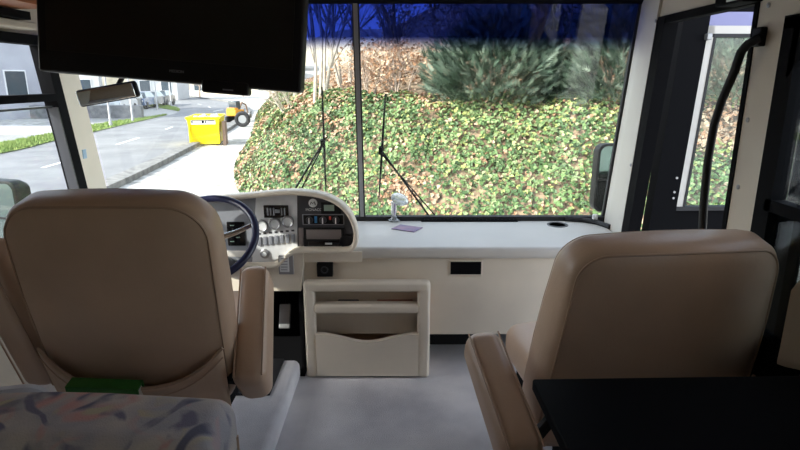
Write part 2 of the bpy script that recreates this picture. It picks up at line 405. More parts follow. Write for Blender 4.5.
# left side window frame
w2 = tag(bpy.data.objects.new('window_2', None), kind='structure'); C.objects.link(w2)
m = MB(); x0, x1 = XL - .03, XL + .03; z0, z1 = .62, 1.535
m.prism([(LW['y0'], z0), (ly(z0) + .055, z0), (ly(z0) + .055, z0 + .04), (LW['y0'], z0 + .04)], x0, x1, 'x')
m.prism([(LW['y0'], z1 - .03), (ly(z1) + .055, z1 - .03), (ly(z1) + .055, z1 + .01), (LW['y0'], z1 + .01)], x0, x1, 'x')
m.prism([(ly(z0) - .012, z0), (ly(z0) + .055, z0), (ly(z1) + .055, z1), (ly(z1) - .012, z1)], x0, x1, 'x')
m.prism([(LW['y0'], 1.268), (ly(1.28), 1.268), (ly(1.30), 1.300), (LW['y0'], 1.300)], x0 - .005, x1 + .005, 'x')
m.prism([(LW['y0'], z0), (LW['y0'] + .04, z0), (LW['y0'] + .04, z1), (LW['y0'], z1)], x0, x1, 'x')
m.build('window_frame', M['matblack'], w2, smooth=False)
m = MB(); m.prism([(LW['y0'], 1.238), (ly(1.25) - .02, 1.238), (ly(1.25) - .02, 1.246), (LW['y0'], 1.246)], x0 - .01, x1 - .02, 'x')
m.prism([(ly(z0) - .030, z0), (ly(z0) - .022, z0), (ly(1.24) - .022, 1.24), (ly(1.24) - .030, 1.24)], x0 + .02, x1 + .004, 'x')
m.build('slide_track', M['darkpanel'], w2, smooth=False)
m = MB(); m.prism([(LW['y0'], z0), (ly(z0), z0), (ly(z1), z1), (LW['y0'], z1)], XL - .004, XL, 'x'); m.build('pane', M['clear'], w2, smooth=False)
for k, (nm, X, za, zb) in enumerate((('fill_window_3', XR, .60, 1.52),)):      # unseen window behind the camera, added for fill light
    w = tag(bpy.data.objects.new(nm, None), kind='structure'); C.objects.link(w)
    m = MB()
    for lo, hi in (((X-.03, -2.6, za), (X+.03, -1.3, za+.03)), ((X-.03, -2.6, zb-.03), (X+.03, -1.3, zb)), ((X-.03, -2.6, za), (X+.03, -2.57, zb)), ((X-.03, -1.33, za), (X+.03, -1.3, zb))): m.box(lo, hi)
    m.build('window_frame', M['black'], w, smooth=False)
    m = MB().box((X-.003, -2.6, za), (X+.003, -1.3, zb)); m.build('pane', M['clear'], w, smooth=False)
# right side window
w5 = tag(bpy.data.objects.new('window_5', None), kind='structure'); C.objects.link(w5)
m = MB(); x0, x1 = XR - .015, XR + .03
for (a, b, c, d) in ((.35, 1.675, .585, .62), (.35, 1.675, 1.50, 1.535), (1.605, 1.675, .59, 1.53), (.35, .39, .59, 1.53), (.35, 1.63, .985, 1.02)): m.box((x0, a, c), (x1, b, d))
m.prism([(1.50, 1.52), (1.63, 1.52), (1.63, 1.36)], x0, x1, 'x')
m.box((XR + .01, 1.49, .62), (XR + .02, 1.53, 1.5)); 
m.build('window_frame', M['matblack'], w5, smooth=False)
m = MB().box((XR + .003, .36, .60), (XR + .007, 1.64, 1.51)); m.build('pane', M['clear'], w5, smooth=False)
m = MB().box((XR + .012, .36, .60), (XR + .016, 1.64, 1.0)); m.build('lower_pane', M['tintglass'], w5, smooth=False)

# door opening jamb and the open door leaf
d1 = tag(bpy.data.objects.new('door_1', None), kind='structure'); C.objects.link(d1)
m = MB()
def pyx(z, o=0): return pry(z) + o
m.prism([(pyx(-.3, -.075), -.3), (pyx(-.3), -.3), (pyx(DZ1), DZ1), (pyx(DZ1, -.075), DZ1)], XR - .010, XR + .048, 'x')
m.box((XR - .004, DY0 - .006, -.3), (XR + .03, DY0 + .016, DZ1 + .01))
m.prism([(DY0, DZ1 - .018), (pyx(DZ1), DZ1 - .018), (pyx(DZ1), DZ1 + .012), (DY0, DZ1 + .012)], XR - .008, XR + .03, 'x')
m.build('door_jamb', M['matblack'], d1, smooth=False)
tag(m, None) if False else None
# the leaf, hinged at the front, swung out: lies in a plane across the street side
A = Vector((XR, 2.70, 0)); LEAFROT = 2
LX = T(A.x, A.y, 0) @ R(LEAFROT, 'Z')              # local x along the leaf outwards, local z up
def leafx(z, o): return o - (z - .66) * .10        # raked edges in the leaf plane
def lp(poly, y0, y1): return MB().prism(poly, y0, y1, 'y', X=LX)
def par(o0, o1, za, zb): return [(leafx(za, o0), za), (leafx(za, o1), za), (leafx(zb, o1), zb), (leafx(zb, o0), zb)]
m = MB(); Rk = .052
def lx(z, o): return o + (z - .66) * Rk
def P4(o0, o1, za, zb): return [(lx(za, o0), za), (lx(za, o1), za), (lx(zb, o1), zb), (lx(zb, o0), zb)]
m.prism(P4(.134, .255, -.25, 1.70), -.02, .05, 'y', X=LX)
m.prism([(lx(-.25, .255), -.25), (.95, -.25), (.95, .74), (lx(.74, .255), .74)], .0, .05, 'y', X=LX)
m.prism([(lx(1.66, .255), 1.66), (.95, 1.66), (.95, 1.70), (lx(1.70, .255), 1.70)], .0, .05, 'y', X=LX)
m.prism([(.86, .70), (.95, .70), (.95, 1.66), (.86, 1.66)], .0, .05, 'y', X=LX)
leaf = m.build('door_leaf', M['matblack'], d1, smooth=False)
m = MB(); m.prism(P4(.257, .290, .74, 1.60), -.012, .01, 'y', X=LX)
m.prism([(lx(1.565, .257), 1.565), (.86, 1.565), (.86, 1.60), (lx(1.60, .257), 1.60)], -.012, .01, 'y', X=LX)
m.build('window_trim', M['pillar'], leaf, smooth=False)
m = MB(); m.prism([(lx(1.60, .25), 1.60), (.95, 1.60), (.95, 1.66), (lx(1.66, .25), 1.66)], -.006, .03, 'y', X=LX); m.build('top_rail', mat('rail with painted sky reflection', (.20, .20, .36), .35, metal=.3), leaf, smooth=False)  # bluish sky reflection on the leaf top, painted as this strip's colour
m = MB(); m.prism(P4(.290, .302, .74, 1.565), -.016, .02, 'y', X=LX); m.prism([(.32, 1.55), (.86, 1.55), (.86, 1.565), (.32, 1.565)], -.014, .02, 'y', X=LX)
m.box((.262, -.018, .735), (.86, .02, .755), X=LX); m.build('window_seal', M['rubber'], leaf, smooth=False)
m = MB(); m.prism([(lx(.74, .29), .74), (.87, .74), (.87, 1.565), (lx(1.565, .29), 1.565)], .02, .025, 'y', X=LX); m.build('pane', M['doorglass'], leaf, smooth=False)
m = MB()
for z in (.80, .83, .90): m.lathe([(.006, 0), (.006, .004)], 8, X=LX @ T(lx(z, .23), -.02, z) @ R(90, 'X'))
m.rbox((lx(1.55, .255), -.03, 1.55), (.012, .015, .014), .004, X=LX); m.build('latch', M['steel'], leaf)
# handles
g = thing('grab_bar', 'curved black grab bar fixed beside the open side door', 'grab bar', (XR, 1.82, 1.2))
pth = [aX(px, py, X) for px, py, X in ((762, 37, XR), (757, 39, XR - .035), (748, 44, XR - .045), (741, 52, XR - .05), (735, 70, XR - .055), (722, 100, XR - .055), (714, 125, XR - .055), (708, 160, XR - .055), (704, 200, XR - .055), (702, 235, XR - .05), (701, 262, XR - .05))]
m = MB().tube(pth, .0135, 10); m.build('bar', M['black'], g)
p = aX(762, 37, XR); m = MB().rbox((XR - .008, p.y, p.z), (.012, .022, .028), .006); m.build('bracket', M['black'], g)
bx = thing('door_closer_box', 'black rectangular box mounted over the open side door', 'box', tuple(aX(736, 10, XR)))
m = MB(); a, b = aX(724, 20, XR - .03), aX(752, 20, XR - .03)
m.rbox((XR - .035, (a.y + b.y) / 2, 1.645), (.035, abs(a.y - b.y) / 2, .055), .008); m.build('housing', M['matblack'], bx)
m = MB(); m.rbox((XR - .071, (a.y + b.y) / 2 - .03, 1.60), (.003, .03, .003), .001); m.build('indicator', M['silver'], bx)

# exterior ground ------------------------------------------------------------
def ribbon(name, centre_l, centre_r, z, mt, h=None, kind='structure'):
    mb = MB(); n = len(centre_l); vs = []
    for (a, b) in zip(centre_l, centre_r): vs += [(a[0], a[1], z), (b[0], b[1], z)]
    if h is None:
        fs = [(2*i, 2*i+1, 2*i+3, 2*i+2) for i in range(n - 1)]; mb.add(vs, fs)
    else:
        vs2 = [(x, y, G - .05) for x, y, _ in vs]; m_ = len(vs)
        fs = [(2*i, 2*i+1, 2*i+3, 2*i+2) for i in range(n - 1)]
        fs += [(2*i, 2*i+2, m_+2*i+2, m_+2*i) for i in range(n - 1)] + [(2*i+1, m_+2*i+1, m_+2*i+3, 2*i+3) for i in range(n - 1)]
        fs += [(0, m_, m_+1, 1), (m_-2, m_-1, 2*m_-1, 2*m_-2)]
        mb.add(vs + vs2, fs)
    o = mb.build(name, mt, smooth=False); o['kind'] = kind; return o
def smooth_line(pts, n=8):
    out = []; P = [Vector((*p, 0)) for p in pts]; P = [P[0]*2-P[1]] + P + [P[-1]*2-P[-2]]
    for i in range(1, len(P) - 2):
        for k in range(n):
            t = k / n; a, b, c, d = P[i-1], P[i], P[i+1], P[i+2]
            q = .5*((2*b)+(c-a)*t+(2*a-5*b+4*c-d)*t*t+(-a+3*b-3*c+d)*t*t*t); out.append((q.x, q.y))
    out.append(pts[-1]); return out
struct('ground', MB().add([(-160, -60, G), (120, -60, G), (120, 200, G), (-160, 200, G)], [(0, 1, 2, 3)]), M['gravel'])
kerb = smooth_line([(-6.6, -30), (-6.6, -5), (-6.7, 6), (-7.05, 13), (-8.05, 21), (-9.4, 31), (-13, 48), (-20, 66), (-34, 90)])
verge = smooth_line([(-13.2, -30), (-13.2, -5), (-13.3, 8), (-13.5, 19), (-14.1, 23), (-15.1, 30), (-18.4, 48), (-28, 64), (-44, 86)])
ribbon('road_asphalt', verge, kerb, G + .012, M['asphalt'])
off = lambda L, d: [(x + d, y) for x, y in L]
ribbon('kerb', off(kerb, -.02), off(kerb, .42), G + .15, M['kerb'], h=1)
ribbon('path', off(verge, -5.5), off(verge, 0), G + .016, M['path'])
def sub(L, y0, y1): return [p for p in L if y0 <= p[1] <= y1]
v1 = sub(verge, 2, 42)
gl = [(x - 1.7 * min(1, max(.05, (42.5 - y) / 9)), y) for x, y in v1]; gr = [(x - .1, y) for x, y in v1]
def tufts(name, L, Rr, label_, seed, n):
    random.seed(seed); mb = MB(); nn = len(L); vs = []
    for (a, b) in zip(L, Rr): vs += [(a[0], a[1], G + .05), (b[0], b[1], G + .05)]
    mb.add(vs, [(2*i, 2*i+1, 2*i+3, 2*i+2) for i in range(nn - 1)])
    for _ in range(n):
        i = random.randrange(nn - 1); t = random.random(); u = random.random()
        a = Vector(L[i]).lerp(Vector(L[i+1]), t); b = Vector(Rr[i]).lerp(Vector(Rr[i+1]), t); p = a.lerp(b, u)
        w = random.uniform(.02, .05); an = random.uniform(0, pi); h = random.uniform(.04, .12)
        dx, dy = cos(an) * w, sin(an) * w; lx_, ly_ = random.uniform(-.05, .05), random.uniform(-.05, .05)
        mb.add([(p.x-dx, p.y-dy, G+.04), (p.x+dx, p.y+dy, G+.04), (p.x+lx_, p.y+ly_, G+.05+h)], [(0, 1, 2)])
    o = mb.build(name, M['grass'], smooth=False); tag(o, label_, 'grass', kind='stuff')
tufts('grass_verge', gl, gr, 'long green grass verge between the road and the pavement', 3, 9000)
v2 = sub(verge, 45, 64); tufts('grass_verge', [(x - .1 - 2.2 * sin(pi * i / (len(v2)-1)), y) for i, (x, y) in enumerate(v2)], [(x - .1, y) for x, y in v2], 'short far grass island in front of the parked cars', 4, 3000)
mb = MB()
cl = [((a[0]+b[0])/2, (a[1]+b[1])/2) for a, b in zip(kerb, verge)]
for y0 in range(4, 60, 6):
    pts = [p for p in cl if y0 <= p[1] <= y0 + 3.2]
    if len(pts) >= 2:
        for a, b in zip(pts, pts[1:]): mb.add([(a[0]-.07, a[1], G+.02), (a[0]+.07, a[1], G+.02), (b[0]+.07, b[1], G+.02), (b[0]-.07, b[1], G+.02)], [(0, 1, 2, 3)])
    else:
        x = cl[min(range(len(cl)), key=lambda i: abs(cl[i][1]-y0))][0]; mb.box((x-.07, y0, G+.013), (x+.07, y0+2.4, G+.02))
struct('road_marking', mb, M['paint'])

# ivy bank --------------------------------------------------------------------
toe = smooth_line([(30, 5.6), (18, 6.4), (8, 7.4), (3, 8.3), (-.4, 9.6), (-2.6, 11.0), (-3.75, 12.9), (-4.9, 17), (-6.3, 24), (-8.6, 34), (-11, 45), (-12, 58), (-8, 74), (4, 88)], 8)
def bank_h(w):
    P = [(0, 0), (.5, .60), (1.2, 1.22), (2.2, 1.98), (3.2, 2.2), (6, 2.8), (10, 3.9), (18, 7.5), (32, 12)]
    for (a, b), (c, d) in zip(P, P[1:]):
        if w <= c: t = (w-a)/(c-a); return b + (d-b)*t
    return P[-1][1]
NT = len(toe)
def bank_pt(i, t, w):
    i = min(i, NT - 2); a = Vector((*toe[i], 0)); b = Vector((*toe[i+1], 0)); p = a.lerp(b, t)
    tg = (b - a).normalized(); nrm = Vector((-tg.y, tg.x, 0)) * -1
    if i > 0:
        pa = Vector((*toe[i-1], 0)); t0 = (a - pa).normalized(); tg2 = t0.lerp(tg, .5 + t * .5).normalized(); nrm = Vector((tg2.y, -tg2.x, 0))
    far = Vector((.5, .86, 0)); wn = min(w, 2.6); p = p + nrm * wn + far * max(0, w - 2.6)
    h = bank_h(w) + (noise.noise(Vector((p.x * .5, p.y * .5, 0))) * .22 + noise.noise(Vector((p.x * 1.7, p.y * 1.7, 3))) * .08) * min(1, w)
    return Vector((p.x, p.y, G + h))
ws_ = [0, .3, .6, .9, 1.2, 1.6, 2.0, 2.4, 2.8, 3.4, 4.2, 5.2, 7, 10, 14, 20, 32]
mb = MB(); vs = []
for i in range(NT - 1):
    for w in ws_: vs.append(bank_pt(i, 0, w) if w else bank_pt(i, 0, 0) - Vector((0, 0, .05)))
k = len(ws_); mb.add(vs, [(i*k+j, (i+1)*k+j, (i+1)*k+j+1, i*k+j+1) for i in range(NT - 2) for j in range(k - 1)])
struct('terrain_bank', mb, M['hill'], smooth=True)
random.seed(11)
def leaf_quads(mb, p, nrm, size, mi):
    a = nrm.orthogonal().normalized(); a = Matrix.Rotation(random.uniform(0, 2*pi), 3, nrm) @ a; b = nrm.cross(a); f = nrm * size * .22
    mb.add([p, p + a*size*.55 + b*size*.15 + f, p + a*size*.35 + b*size*.8 + f, p + b*size*1.05, p - a*size*.35 + b*size*.8 + f, p - a*size*.55 + b*size*.15 + f],
           [(0, 1, 2, 3), (0, 3, 4, 5)], mi)
mb = MB(); seg = [(Vector(toe[i+1]) - Vector(toe[i])).length for i in range(NT - 1)]
def weight(i): 
    x, y = toe[i]
    if x > 16 or y > 62: return 0
    return seg[i] * (1 if y < 15 else .6 if y < 25 else .25)
wts = [weight(i) for i in range(NT - 1)]
idx = random.choices(range(NT - 1), wts, k=75000)
for i in idx:
    w = random.uniform(-.1, 2.75) ** 1.0; t = random.random(); p = bank_pt(i, t, max(0, w)); e = .02
    q = bank_pt(i, t, max(0, w) + .15); up = Vector((0, 0, 1)); sl = (q - p).normalized()
    tg = Vector((toe[i+1][0]-toe[i][0], toe[i+1][1]-toe[i][1], 0)).normalized(); nrm = sl.cross(tg); nrm = nrm if nrm.z > 0 else -nrm
    nrm = (nrm + Vector((random.gauss(0, .45), random.gauss(0, .45), random.gauss(0, .35)))).normalized()
    far = p.y > 16
    n1 = noise.noise(Vector((p.x * .55, p.z * .9, p.y * .3))) + .4*noise.noise(Vector((p.x * 2.5, p.z * 2.5, 7))); n2 = noise.noise(Vector((p.x * 1.4 + 9, p.z * 1.4, p.y)))
    bare = noise.noise(Vector((p.x * .9 + 40, p.z * .9, p.y * .9)))
    rr = random.random()
    yel = .13 + .75 * max(0, n1) + (.22 if p.x > .3 and w > 1.2 else 0); brn = .05 + max(0, bare - .10) * 1.8 + (.10 if w > 2.0 else 0) + (.12 if p.x < -2 else 0)
    if rr < brn: mi = random.choice((4, 5)); 
    elif rr < brn + yel * .5: mi = random.choice((2, 3, 3))
    else: mi = random.choice((0, 1, 1, 2)) if n2 < .05 else random.choice((0, 0, 0, 1))
    lift = random.uniform(.0, .07) + .16 * max(-.2, noise.noise(p * 3.1)) + .05
    leaf_quads(mb, p + nrm * .02 + Vector((0, 0, lift * .8)), nrm, random.uniform(.035, .085) * (1.6 if far else 1), mi)
ivy = mb.build('ivy_carpet', IVY, smooth=False); tag(ivy, 'green and yellow ivy covering the sunlit bank outside the windscreen', 'ivy', kind='stuff')
# dry leaves lying on the higher ground
mb = MB()
for _ in range(9000):
    i = random.choices(range(NT - 1), wts)[0]; w = random.uniform(2.6, 9); p = bank_pt(i, random.random(), w)
    leaf_quads(mb, p + Vector((0, 0, .03)), Vector((random.gauss(0, .5), random.gauss(0, .5), 1)).normalized(), random.uniform(.06, .12), random.choice((0, 1)))
tag(mb.build('leaf_litter', IVY[4:6], smooth=False), 'brown fallen leaves under the shrubs above the ivy', 'leaves', kind='stuff')

# evergreen shrubs --------------------------------------------------------------
def ground_at(x, y):
    best = None
    for i in range(NT - 1):
        for w in ws_:
            p = bank_pt(i, 0, w); d = (p.x-x)**2 + (p.y-y)**2
            if best is None or d < best[0]: best = (d, p.z)
    return best[1]
def shrub(x, y, rx, ry, h, n, label, seed, lean=0, mats=SHR, name='evergreen_shrub', zb=None):
    random.seed(seed); z0 = (ground_at(x, y) if zb is None else zb) - .28
    root = thing(name, label, 'shrub', (x, y, z0), 'shrubs growing along the top of the bank')
    mb = MB()
    for _ in range(n):
        th = random.uniform(0, 2*pi); ph = random.uniform(-.15, 1); r = random.uniform(.62, 1.0) * (1 + .22 * noise.noise(Vector((cos(th)*2+seed, sin(th)*2, ph*3))))
        rad_ = math.sqrt(max(0.02, 1 - ph*ph)) if ph > 0 else .85
        p = Vector((x + cos(th)*rx*rad_*r, y + sin(th)*ry*rad_*r, z0 + h * (.22 + .74 * ph * r)))
        d = Vector((cos(th) * rad_, sin(th) * rad_, .5 + .6*ph)) + Vector((random.gauss(0, .4), random.gauss(0, .4), random.gauss(0, .3))); d.normalize()
        L = random.uniform(.14, .27); side = d.cross(Vector((random.gauss(0, 1), random.gauss(0, 1), random.gauss(0, 1)))).normalized(); mi = random.choice((0, 0, 1, 1, 2, 2))
        for kk in range(6):
            for sg in (-1, 1):
                b = p + d * L * kk / 6; tip = b + d * L * .32 + side * sg * L * .36 * (1 - kk / 9); wd = d * .014
                mb.add([b - wd, tip, b + wd], [(0, 1, 2)], mi)
        mb.add([p - side*.012, p + d*L*1.1, p + side*.012], [(0, 1, 2)], mi)
    mb.build('foliage', mats, root, smooth=False)
    m = MB()
    for kk in range(7):
        a = 2*pi*kk/7; m.tube([(x, y, z0), (x + cos(a)*rx*.3, y + sin(a)*ry*.3, z0 + h*.4), (x + cos(a)*rx*.62, y + sin(a)*ry*.6, z0 + h*.72)], [.03, .02, .008], 5)
    m.build('stems', M['bark'], root); return root
def sx(px, Y): return (px - 400) / FPX * (Y * cp)
shrub(sx(497, 11.3), 11.3, 1.42, 1.0, 2.0, 3300, 'wide dark evergreen shrub behind the middle of the windscreen', 21)
shrub(sx(618, 10.6), 10.6, .95, .9, 2.2, 2500, 'looser evergreen shrub beside the right corner pillar', 22)
shrub(sx(745, 10.0), 10.0, 1.4, .9, 2.3, 1700, 'evergreen shrub seen through the open side door', 23)
shrub(9.6, 9.4, 1.5, 1.0, 2.4, 1200, 'evergreen shrub beyond the right side window', 24)
shrub(sx(570, 13.2), 13.4, 1.7, 1.2, 3.9, 1700, 'tall dark evergreen rising behind the wide shrub', 25)
shrub(sx(700, 13.2), 13.0, 1.7, 1.2, 3.9, 1300, 'tall dark evergreen rising behind the shrub in the doorway', 26)
# bare shrubs and trees -----------------------------------------------------------
def bare(name, label, cat, x, y, h, seed, r0=.06, stems=1, spread=.35, depth=4, mt=None, group=None, leaves=0, zb=None, tall=.38, lean=(0, 0)):
    random.seed(seed); z0 = (ground_at(x, y) if zb is None else zb) - .08
    root = thing(name, label, cat, (x, y, z0), group); tr, br, lf = MB(), MB(), MB(); tips = []
    def grow(p, d, L, r, lev):
        pts = [p]; q = p.copy(); dd = d.copy()
        for k in range(4):
            dd = (dd + Vector((random.gauss(0, .10), random.gauss(0, .10), random.gauss(.03, .06)))).normalized(); q = q + dd * L / 4; pts.append(q.copy())
        (tr if lev == 0 else br).tube(pts, [r, r*.9, r*.78, r*.66, r*.5], 6 if lev < 2 else 3, caps=False)
        if lev < depth:
            for k in range(random.randint(3, 4)):
                t = random.uniform(.3, 1) if lev else random.uniform(.45, 1); b = pts[min(4, int(t*4))]
                nd = (dd + Vector((random.gauss(0, 1), random.gauss(0, 1), random.gauss(.1, .5))) * spread * 1.5).normalized()
                grow(b, nd, L * random.uniform(.5, .75), r * .48, lev + 1)
        else: tips.append(q)
    for s_ in range(stems):
        a = random.uniform(0, 2*pi); d = Vector((cos(a)*.13*(stems > 1) + lean[0], sin(a)*.13*(stems > 1) + lean[1], 1)).normalized()
        grow(Vector((x + (cos(a)*.14 if stems > 1 else 0), y + (sin(a)*.14 if stems > 1 else 0), z0)), d, h * tall * random.uniform(.85, 1.1), r0, 0)
    tr.build('trunk', mt or M['bark'], root); br.build('branches', mt or M['twig'], root)
    if leaves:
        for p in tips:
            for _ in range(leaves):
                leaf_quads(lf, p + Vector((random.gauss(0, .09), random.gauss(0, .09), random.gauss(0, .09))), Vector((random.gauss(0, 1), random.gauss(0, 1), random.gauss(0, 1))).normalized(), random.uniform(.04, .08), random.choice((0, 1)))
        lf.build('dry_leaves', IVY[4:6], root, smooth=False)
    return root
TG = 'bare trees on top of the bank'
bare('bare_tree', 'pale bare tree with several thin stems beside the television', 'tree', sx(318, 14.5), 14.5, 6.5, 31, .05, 5, .22, 3, M['palebark'], TG, tall=.6)
bare('bare_tree', 'pale bare tree just left of the windscreen divider, behind the first', 'tree', sx(345, 15.5), 15.5, 6, 32, .05, 4, .25, 3, M['palebark'], TG, tall=.55)
bare('bare_tree', 'brown bare tree between the divider and the dark shrub', 'tree', sx(405, 14.6), 14.6, 6, 33, .06, 2, .4, 4, None, TG, tall=.45)
bare('bare_tree', 'brown bare tree rising behind the wide dark shrub', 'tree', sx(480, 15.5), 15.5, 6.5, 34, .07, 1, .4, 4, None, TG)
bare('bare_tree', 'brown bare tree at the top right of the windscreen', 'tree', sx(600, 15.5), 15.5, 6.5, 35, .07, 1, .4, 4, None, TG)
bare('bare_tree', 'grey bare tree hidden mostly by the television', 'tree', sx(296, 22), 22, 6, 36, .06, 2, .3, 3, M['palebark'], TG)
bare('bare_tree', 'thin bare tree above the middle of the wide dark shrub', 'tree', sx(540, 17), 17, 7, 37, .06, 3, .4, 4, None, TG, tall=.4)
bare('bare_tree', 'thin bare tree high above the dry brown bush', 'tree', sx(440, 17.5), 17.5, 7, 38, .06, 3, .4, 4, None, TG, tall=.4)
for _px, _y, _h, _sd, _lb in ((395, 17.5, 4.6, 71, 'tall brown thicket behind the dry brown bush'), (468, 17, 4.6, 72, 'tall brown thicket behind the left half of the wide dark shrub'),
                         (545, 17.5, 4.8, 73, 'tall brown thicket behind the right half of the wide dark shrub'), (630, 16.5, 4.8, 74, 'tall brown thicket behind the looser evergreen shrub')):
    bare('bare_thicket', _lb, 'bush', sx(_px, _y), _y, _h, _sd, .03, 9, .5, 3, M['twig'], 'brown thickets on the slope behind the shrubs', leaves=1, tall=.42)
bare('bare_bush', 'dry brown bush with curled leaves left of the dark shrub', 'bush', sx(400, 12.3), 12.3, 2.1, 41, .02, 7, .5, 3, M['twig'], 'shrubs growing along the top of the bank', leaves=2, tall=.42)
bare('bare_bush', 'dry brown bush right behind the windscreen divider', 'bush', sx(368, 13.0), 13.0, 2.2, 42, .02, 6, .5, 3, M['twig'], 'shrubs growing along the top of the bank', leaves=1, tall=.42)
bare('bare_bush', 'leafless arching bush overhanging the gravel beside the bank', 'bush', sx(290, 17), 16.6, 1.9, 43, .018, 6, .6, 3, M['palebark'], 'shrubs growing along the top of the bank', tall=.45, lean=(-.5, 0))
bare('bare_bush', 'brown bush showing above the wide dark shrub', 'bush', sx(450, 13.6), 13.6, 3.2, 44, .025, 7, .5, 3, M['twig'], 'shrubs growing along the top of the bank', leaves=1, tall=.42)

# yellow skip -----------------------------------------------------------------------
p = aZ(201, 146); SKX, SKY = p.x, 21.6
sk = thing('yellow_skip', 'bright yellow skip full of rubbish standing on the pale gravel', 'skip', (SKX, SKY, G))
def hull(w0, w1, l0, l1, h, z0, X, m, mi=0, t=.05):
    vs = [(-w0,-l0,z0),(w0,-l0,z0),(w0,l0,z0),(-w0,l0,z0),(-w1,-l1,z0+h),(w1,-l1,z0+h),(w1,l1,z0+h),(-w1,l1,z0+h),
          (-w1+t,-l1+t,z0+h),(w1-t,-l1+t,z0+h),(w1-t,l1-t,z0+h),(-w1+t,l1-t,z0+h),(-w0+t,-l0+t,z0+h*.55),(w0-t,-l0+t,z0+h*.55),(w0-t,l0-t,z0+h*.55),(-w0+t,l0-t,z0+h*.55)]
    m.add(vs, [(3,2,1,0),(0,1,5,4),(1,2,6,5),(2,3,7,6),(3,0,4,7),(4,5,9,8),(5,6,10,9),(6,7,11,10),(7,4,8,11),(8,9,13,12),(9,10,14,13),(10,11,15,14),(11,8,12,15),(12,13,14,15)], mi, X)
SX = T(SKX, SKY + .9, G) @ R(11, 'Z') @ Matrix.Scale(.96, 4)
m = MB(); hull(.52, .62, .8, 1.0, 1.05, .06, SX, m)
m.tube([(-.63, -1.02, 1.11), (.63, -1.02, 1.11), (.63, 1.02, 1.11), (-.63, 1.02, 1.11)], .045, 6, closed=True, X=SX)
for x in (-.55, .55): m.box((x-.03, -1.0, .1), (x+.03, -.9, 1.1), X=SX @ R(0, 'X'))
m.build('skip_body', M['yellow'], sk, smooth=False)
m = MB(); m.box((-.46, -1.00, .86), (.46, -.955, 1.03), X=SX); lb = m.build('label_strip', M['white'], sk, smooth=False); lb['label'] = 'white strip with dark marks'
m = MB()
for a, b in ((-.44, -.40), (-.05, .03), (.08, .12), (.2, .44)): m.box((a, -1.008, .985 if a > .15 else .9), (b, -.998, 1.01), X=SX)
m.box((-.44, -1.006, 1.0), (.44, -.998, 1.02), X=SX); m.build('marks', M['matblack'], lb, smooth=False)
m = MB()
for xx in (-.45, .45): m.box((xx-.05, -.7, 0), (xx+.05, .7, .08), X=SX)
m.build('skids', M['rubber'], sk, smooth=False)
rb = thing('rubble_sheet', 'crumpled pale blue and grey sheet lying in the yellow skip', 'sheet', (SKX, SKY + .9, G + .8)); random.seed(5)
m = MB(); n = 9; vs = [(-.5 + i/8, -.85 + j*1.7/8, .95 + random.uniform(-.06, .26) * (1 if 0 < i < 8 and 0 < j < 8 else .2)) for i in range(n) for j in range(n)]
m.add(vs, [(i*n+j, (i+1)*n+j, (i+1)*n+j+1, i*n+j+1) for i in range(n-1) for j in range(n-1)], X=SX); 
o = m.build('sheet', mat('blue grey sheet', (.25, .32, .42), .7, col2=(.7, .72, .75), scale=3), rb); so = o.modifiers.new('t', 'SOLIDIFY'); so.thickness = .01
bo = MB().box((.68, -.85, 0), (.80, -.1, .95), X=SX).build('timber_board_crate', M['brownbox'], smooth=False); tag(bo, 'brown timber crate standing against the side of the yellow skip', 'crate')
# small machine further on
p = aZ(236, 122); mx, my = p.x, p.y
mc = thing('compact_digger', 'small orange digger parked on the gravel beyond the yellow skip', 'digger', (mx, my, G)); MX = T(mx, my, G) @ R(75, 'Z') @ Matrix.Scale(.66, 4)
m = MB(); m.rbox((0, 0, .85), (.75, .5, .28), .08, X=MX); m.rbox((-.45, 0, 1.15), (.3, .42, .15), .06, X=MX); m.build('body', M['orange'], mc)
m = MB()
for s_ in (-.5, .5): m.rbox((0, s_, .28), (.85, .14, .26), .24, X=MX)
m.build('tracks', M['rubber'], mc)
m = MB(); m.tube([(.6, 0, 1.0), (1.2, 0, 1.7), (1.9, 0, 1.5), (2.2, 0, .7)], [.1, .1, .08, .07], 6, X=MX); m.build('arm', M['brownbox'], mc)
m = MB(); m.rbox((2.2, 0, .45), (.2, .3, .22), .05, X=MX); m.build('bucket', M['steel'], mc)
m = MB(); m.rbox((-.05, 0, 1.5), (.35, .4, .4), .06, X=MX); m.build('cab_window', M['winglass'], mc)
p = aZ(243, 127); ty = thing('loose_tyre', 'dark tyre lying on the gravel right of the orange digger', 'tyre', (p.x, p.y, G))
m = MB(); m.tube([(p.x + .32*cos(a), p.y + .05*sin(a)*0, G + .42 + .32*sin(a)) for a in [2*pi*k/16 for k in range(16)]], .11, 8, closed=True); m.build('tread', M['rubber'], ty)
m = MB(); m.lathe([(.22, -.05), (.22, .05)], 14, X=facing_y((p.x, p.y, G + .42))); m.build('rim', M['steel'], ty)

# lamp posts, wall, cars, buildings --------------------------------------------------
def post(px, py, h, label, r=.06, head=True):
    p = aZ(px, py); o = thing('street_lamp', label, 'lamp post', tuple(p), 'lamp posts along the far pavement')
    MB().lathe([(r*1.6, 0), (r*1.6, .25), (r, .3), (r*.7, h)], 10, X=T(*p)).build('post', M['steel'], o)
    MB().tube([(p.x, p.y, p.z+h-.03), (p.x+.3, p.y, p.z+h+.15), (p.x+.9, p.y, p.z+h+.2)], .035, 6).build('bracket', M['steel'], o)
    MB().rbox((p.x+1.15, p.y, p.z+h+.2), (.32, .11, .05), .04).build('lamp_head', M['steel'], o)
post(111, 127, 5, 'grey lamp post in the grass under the rear-view mirror')
post(133, 122, 5, 'grey lamp post at the tip of the grass verge')
post(157.5, 110, 6, 'lamp post in front of the white house')
post(171.5, 107, 6, 'thin lamp post right of the white house, before the beige house')
p = aZ(98, 124)
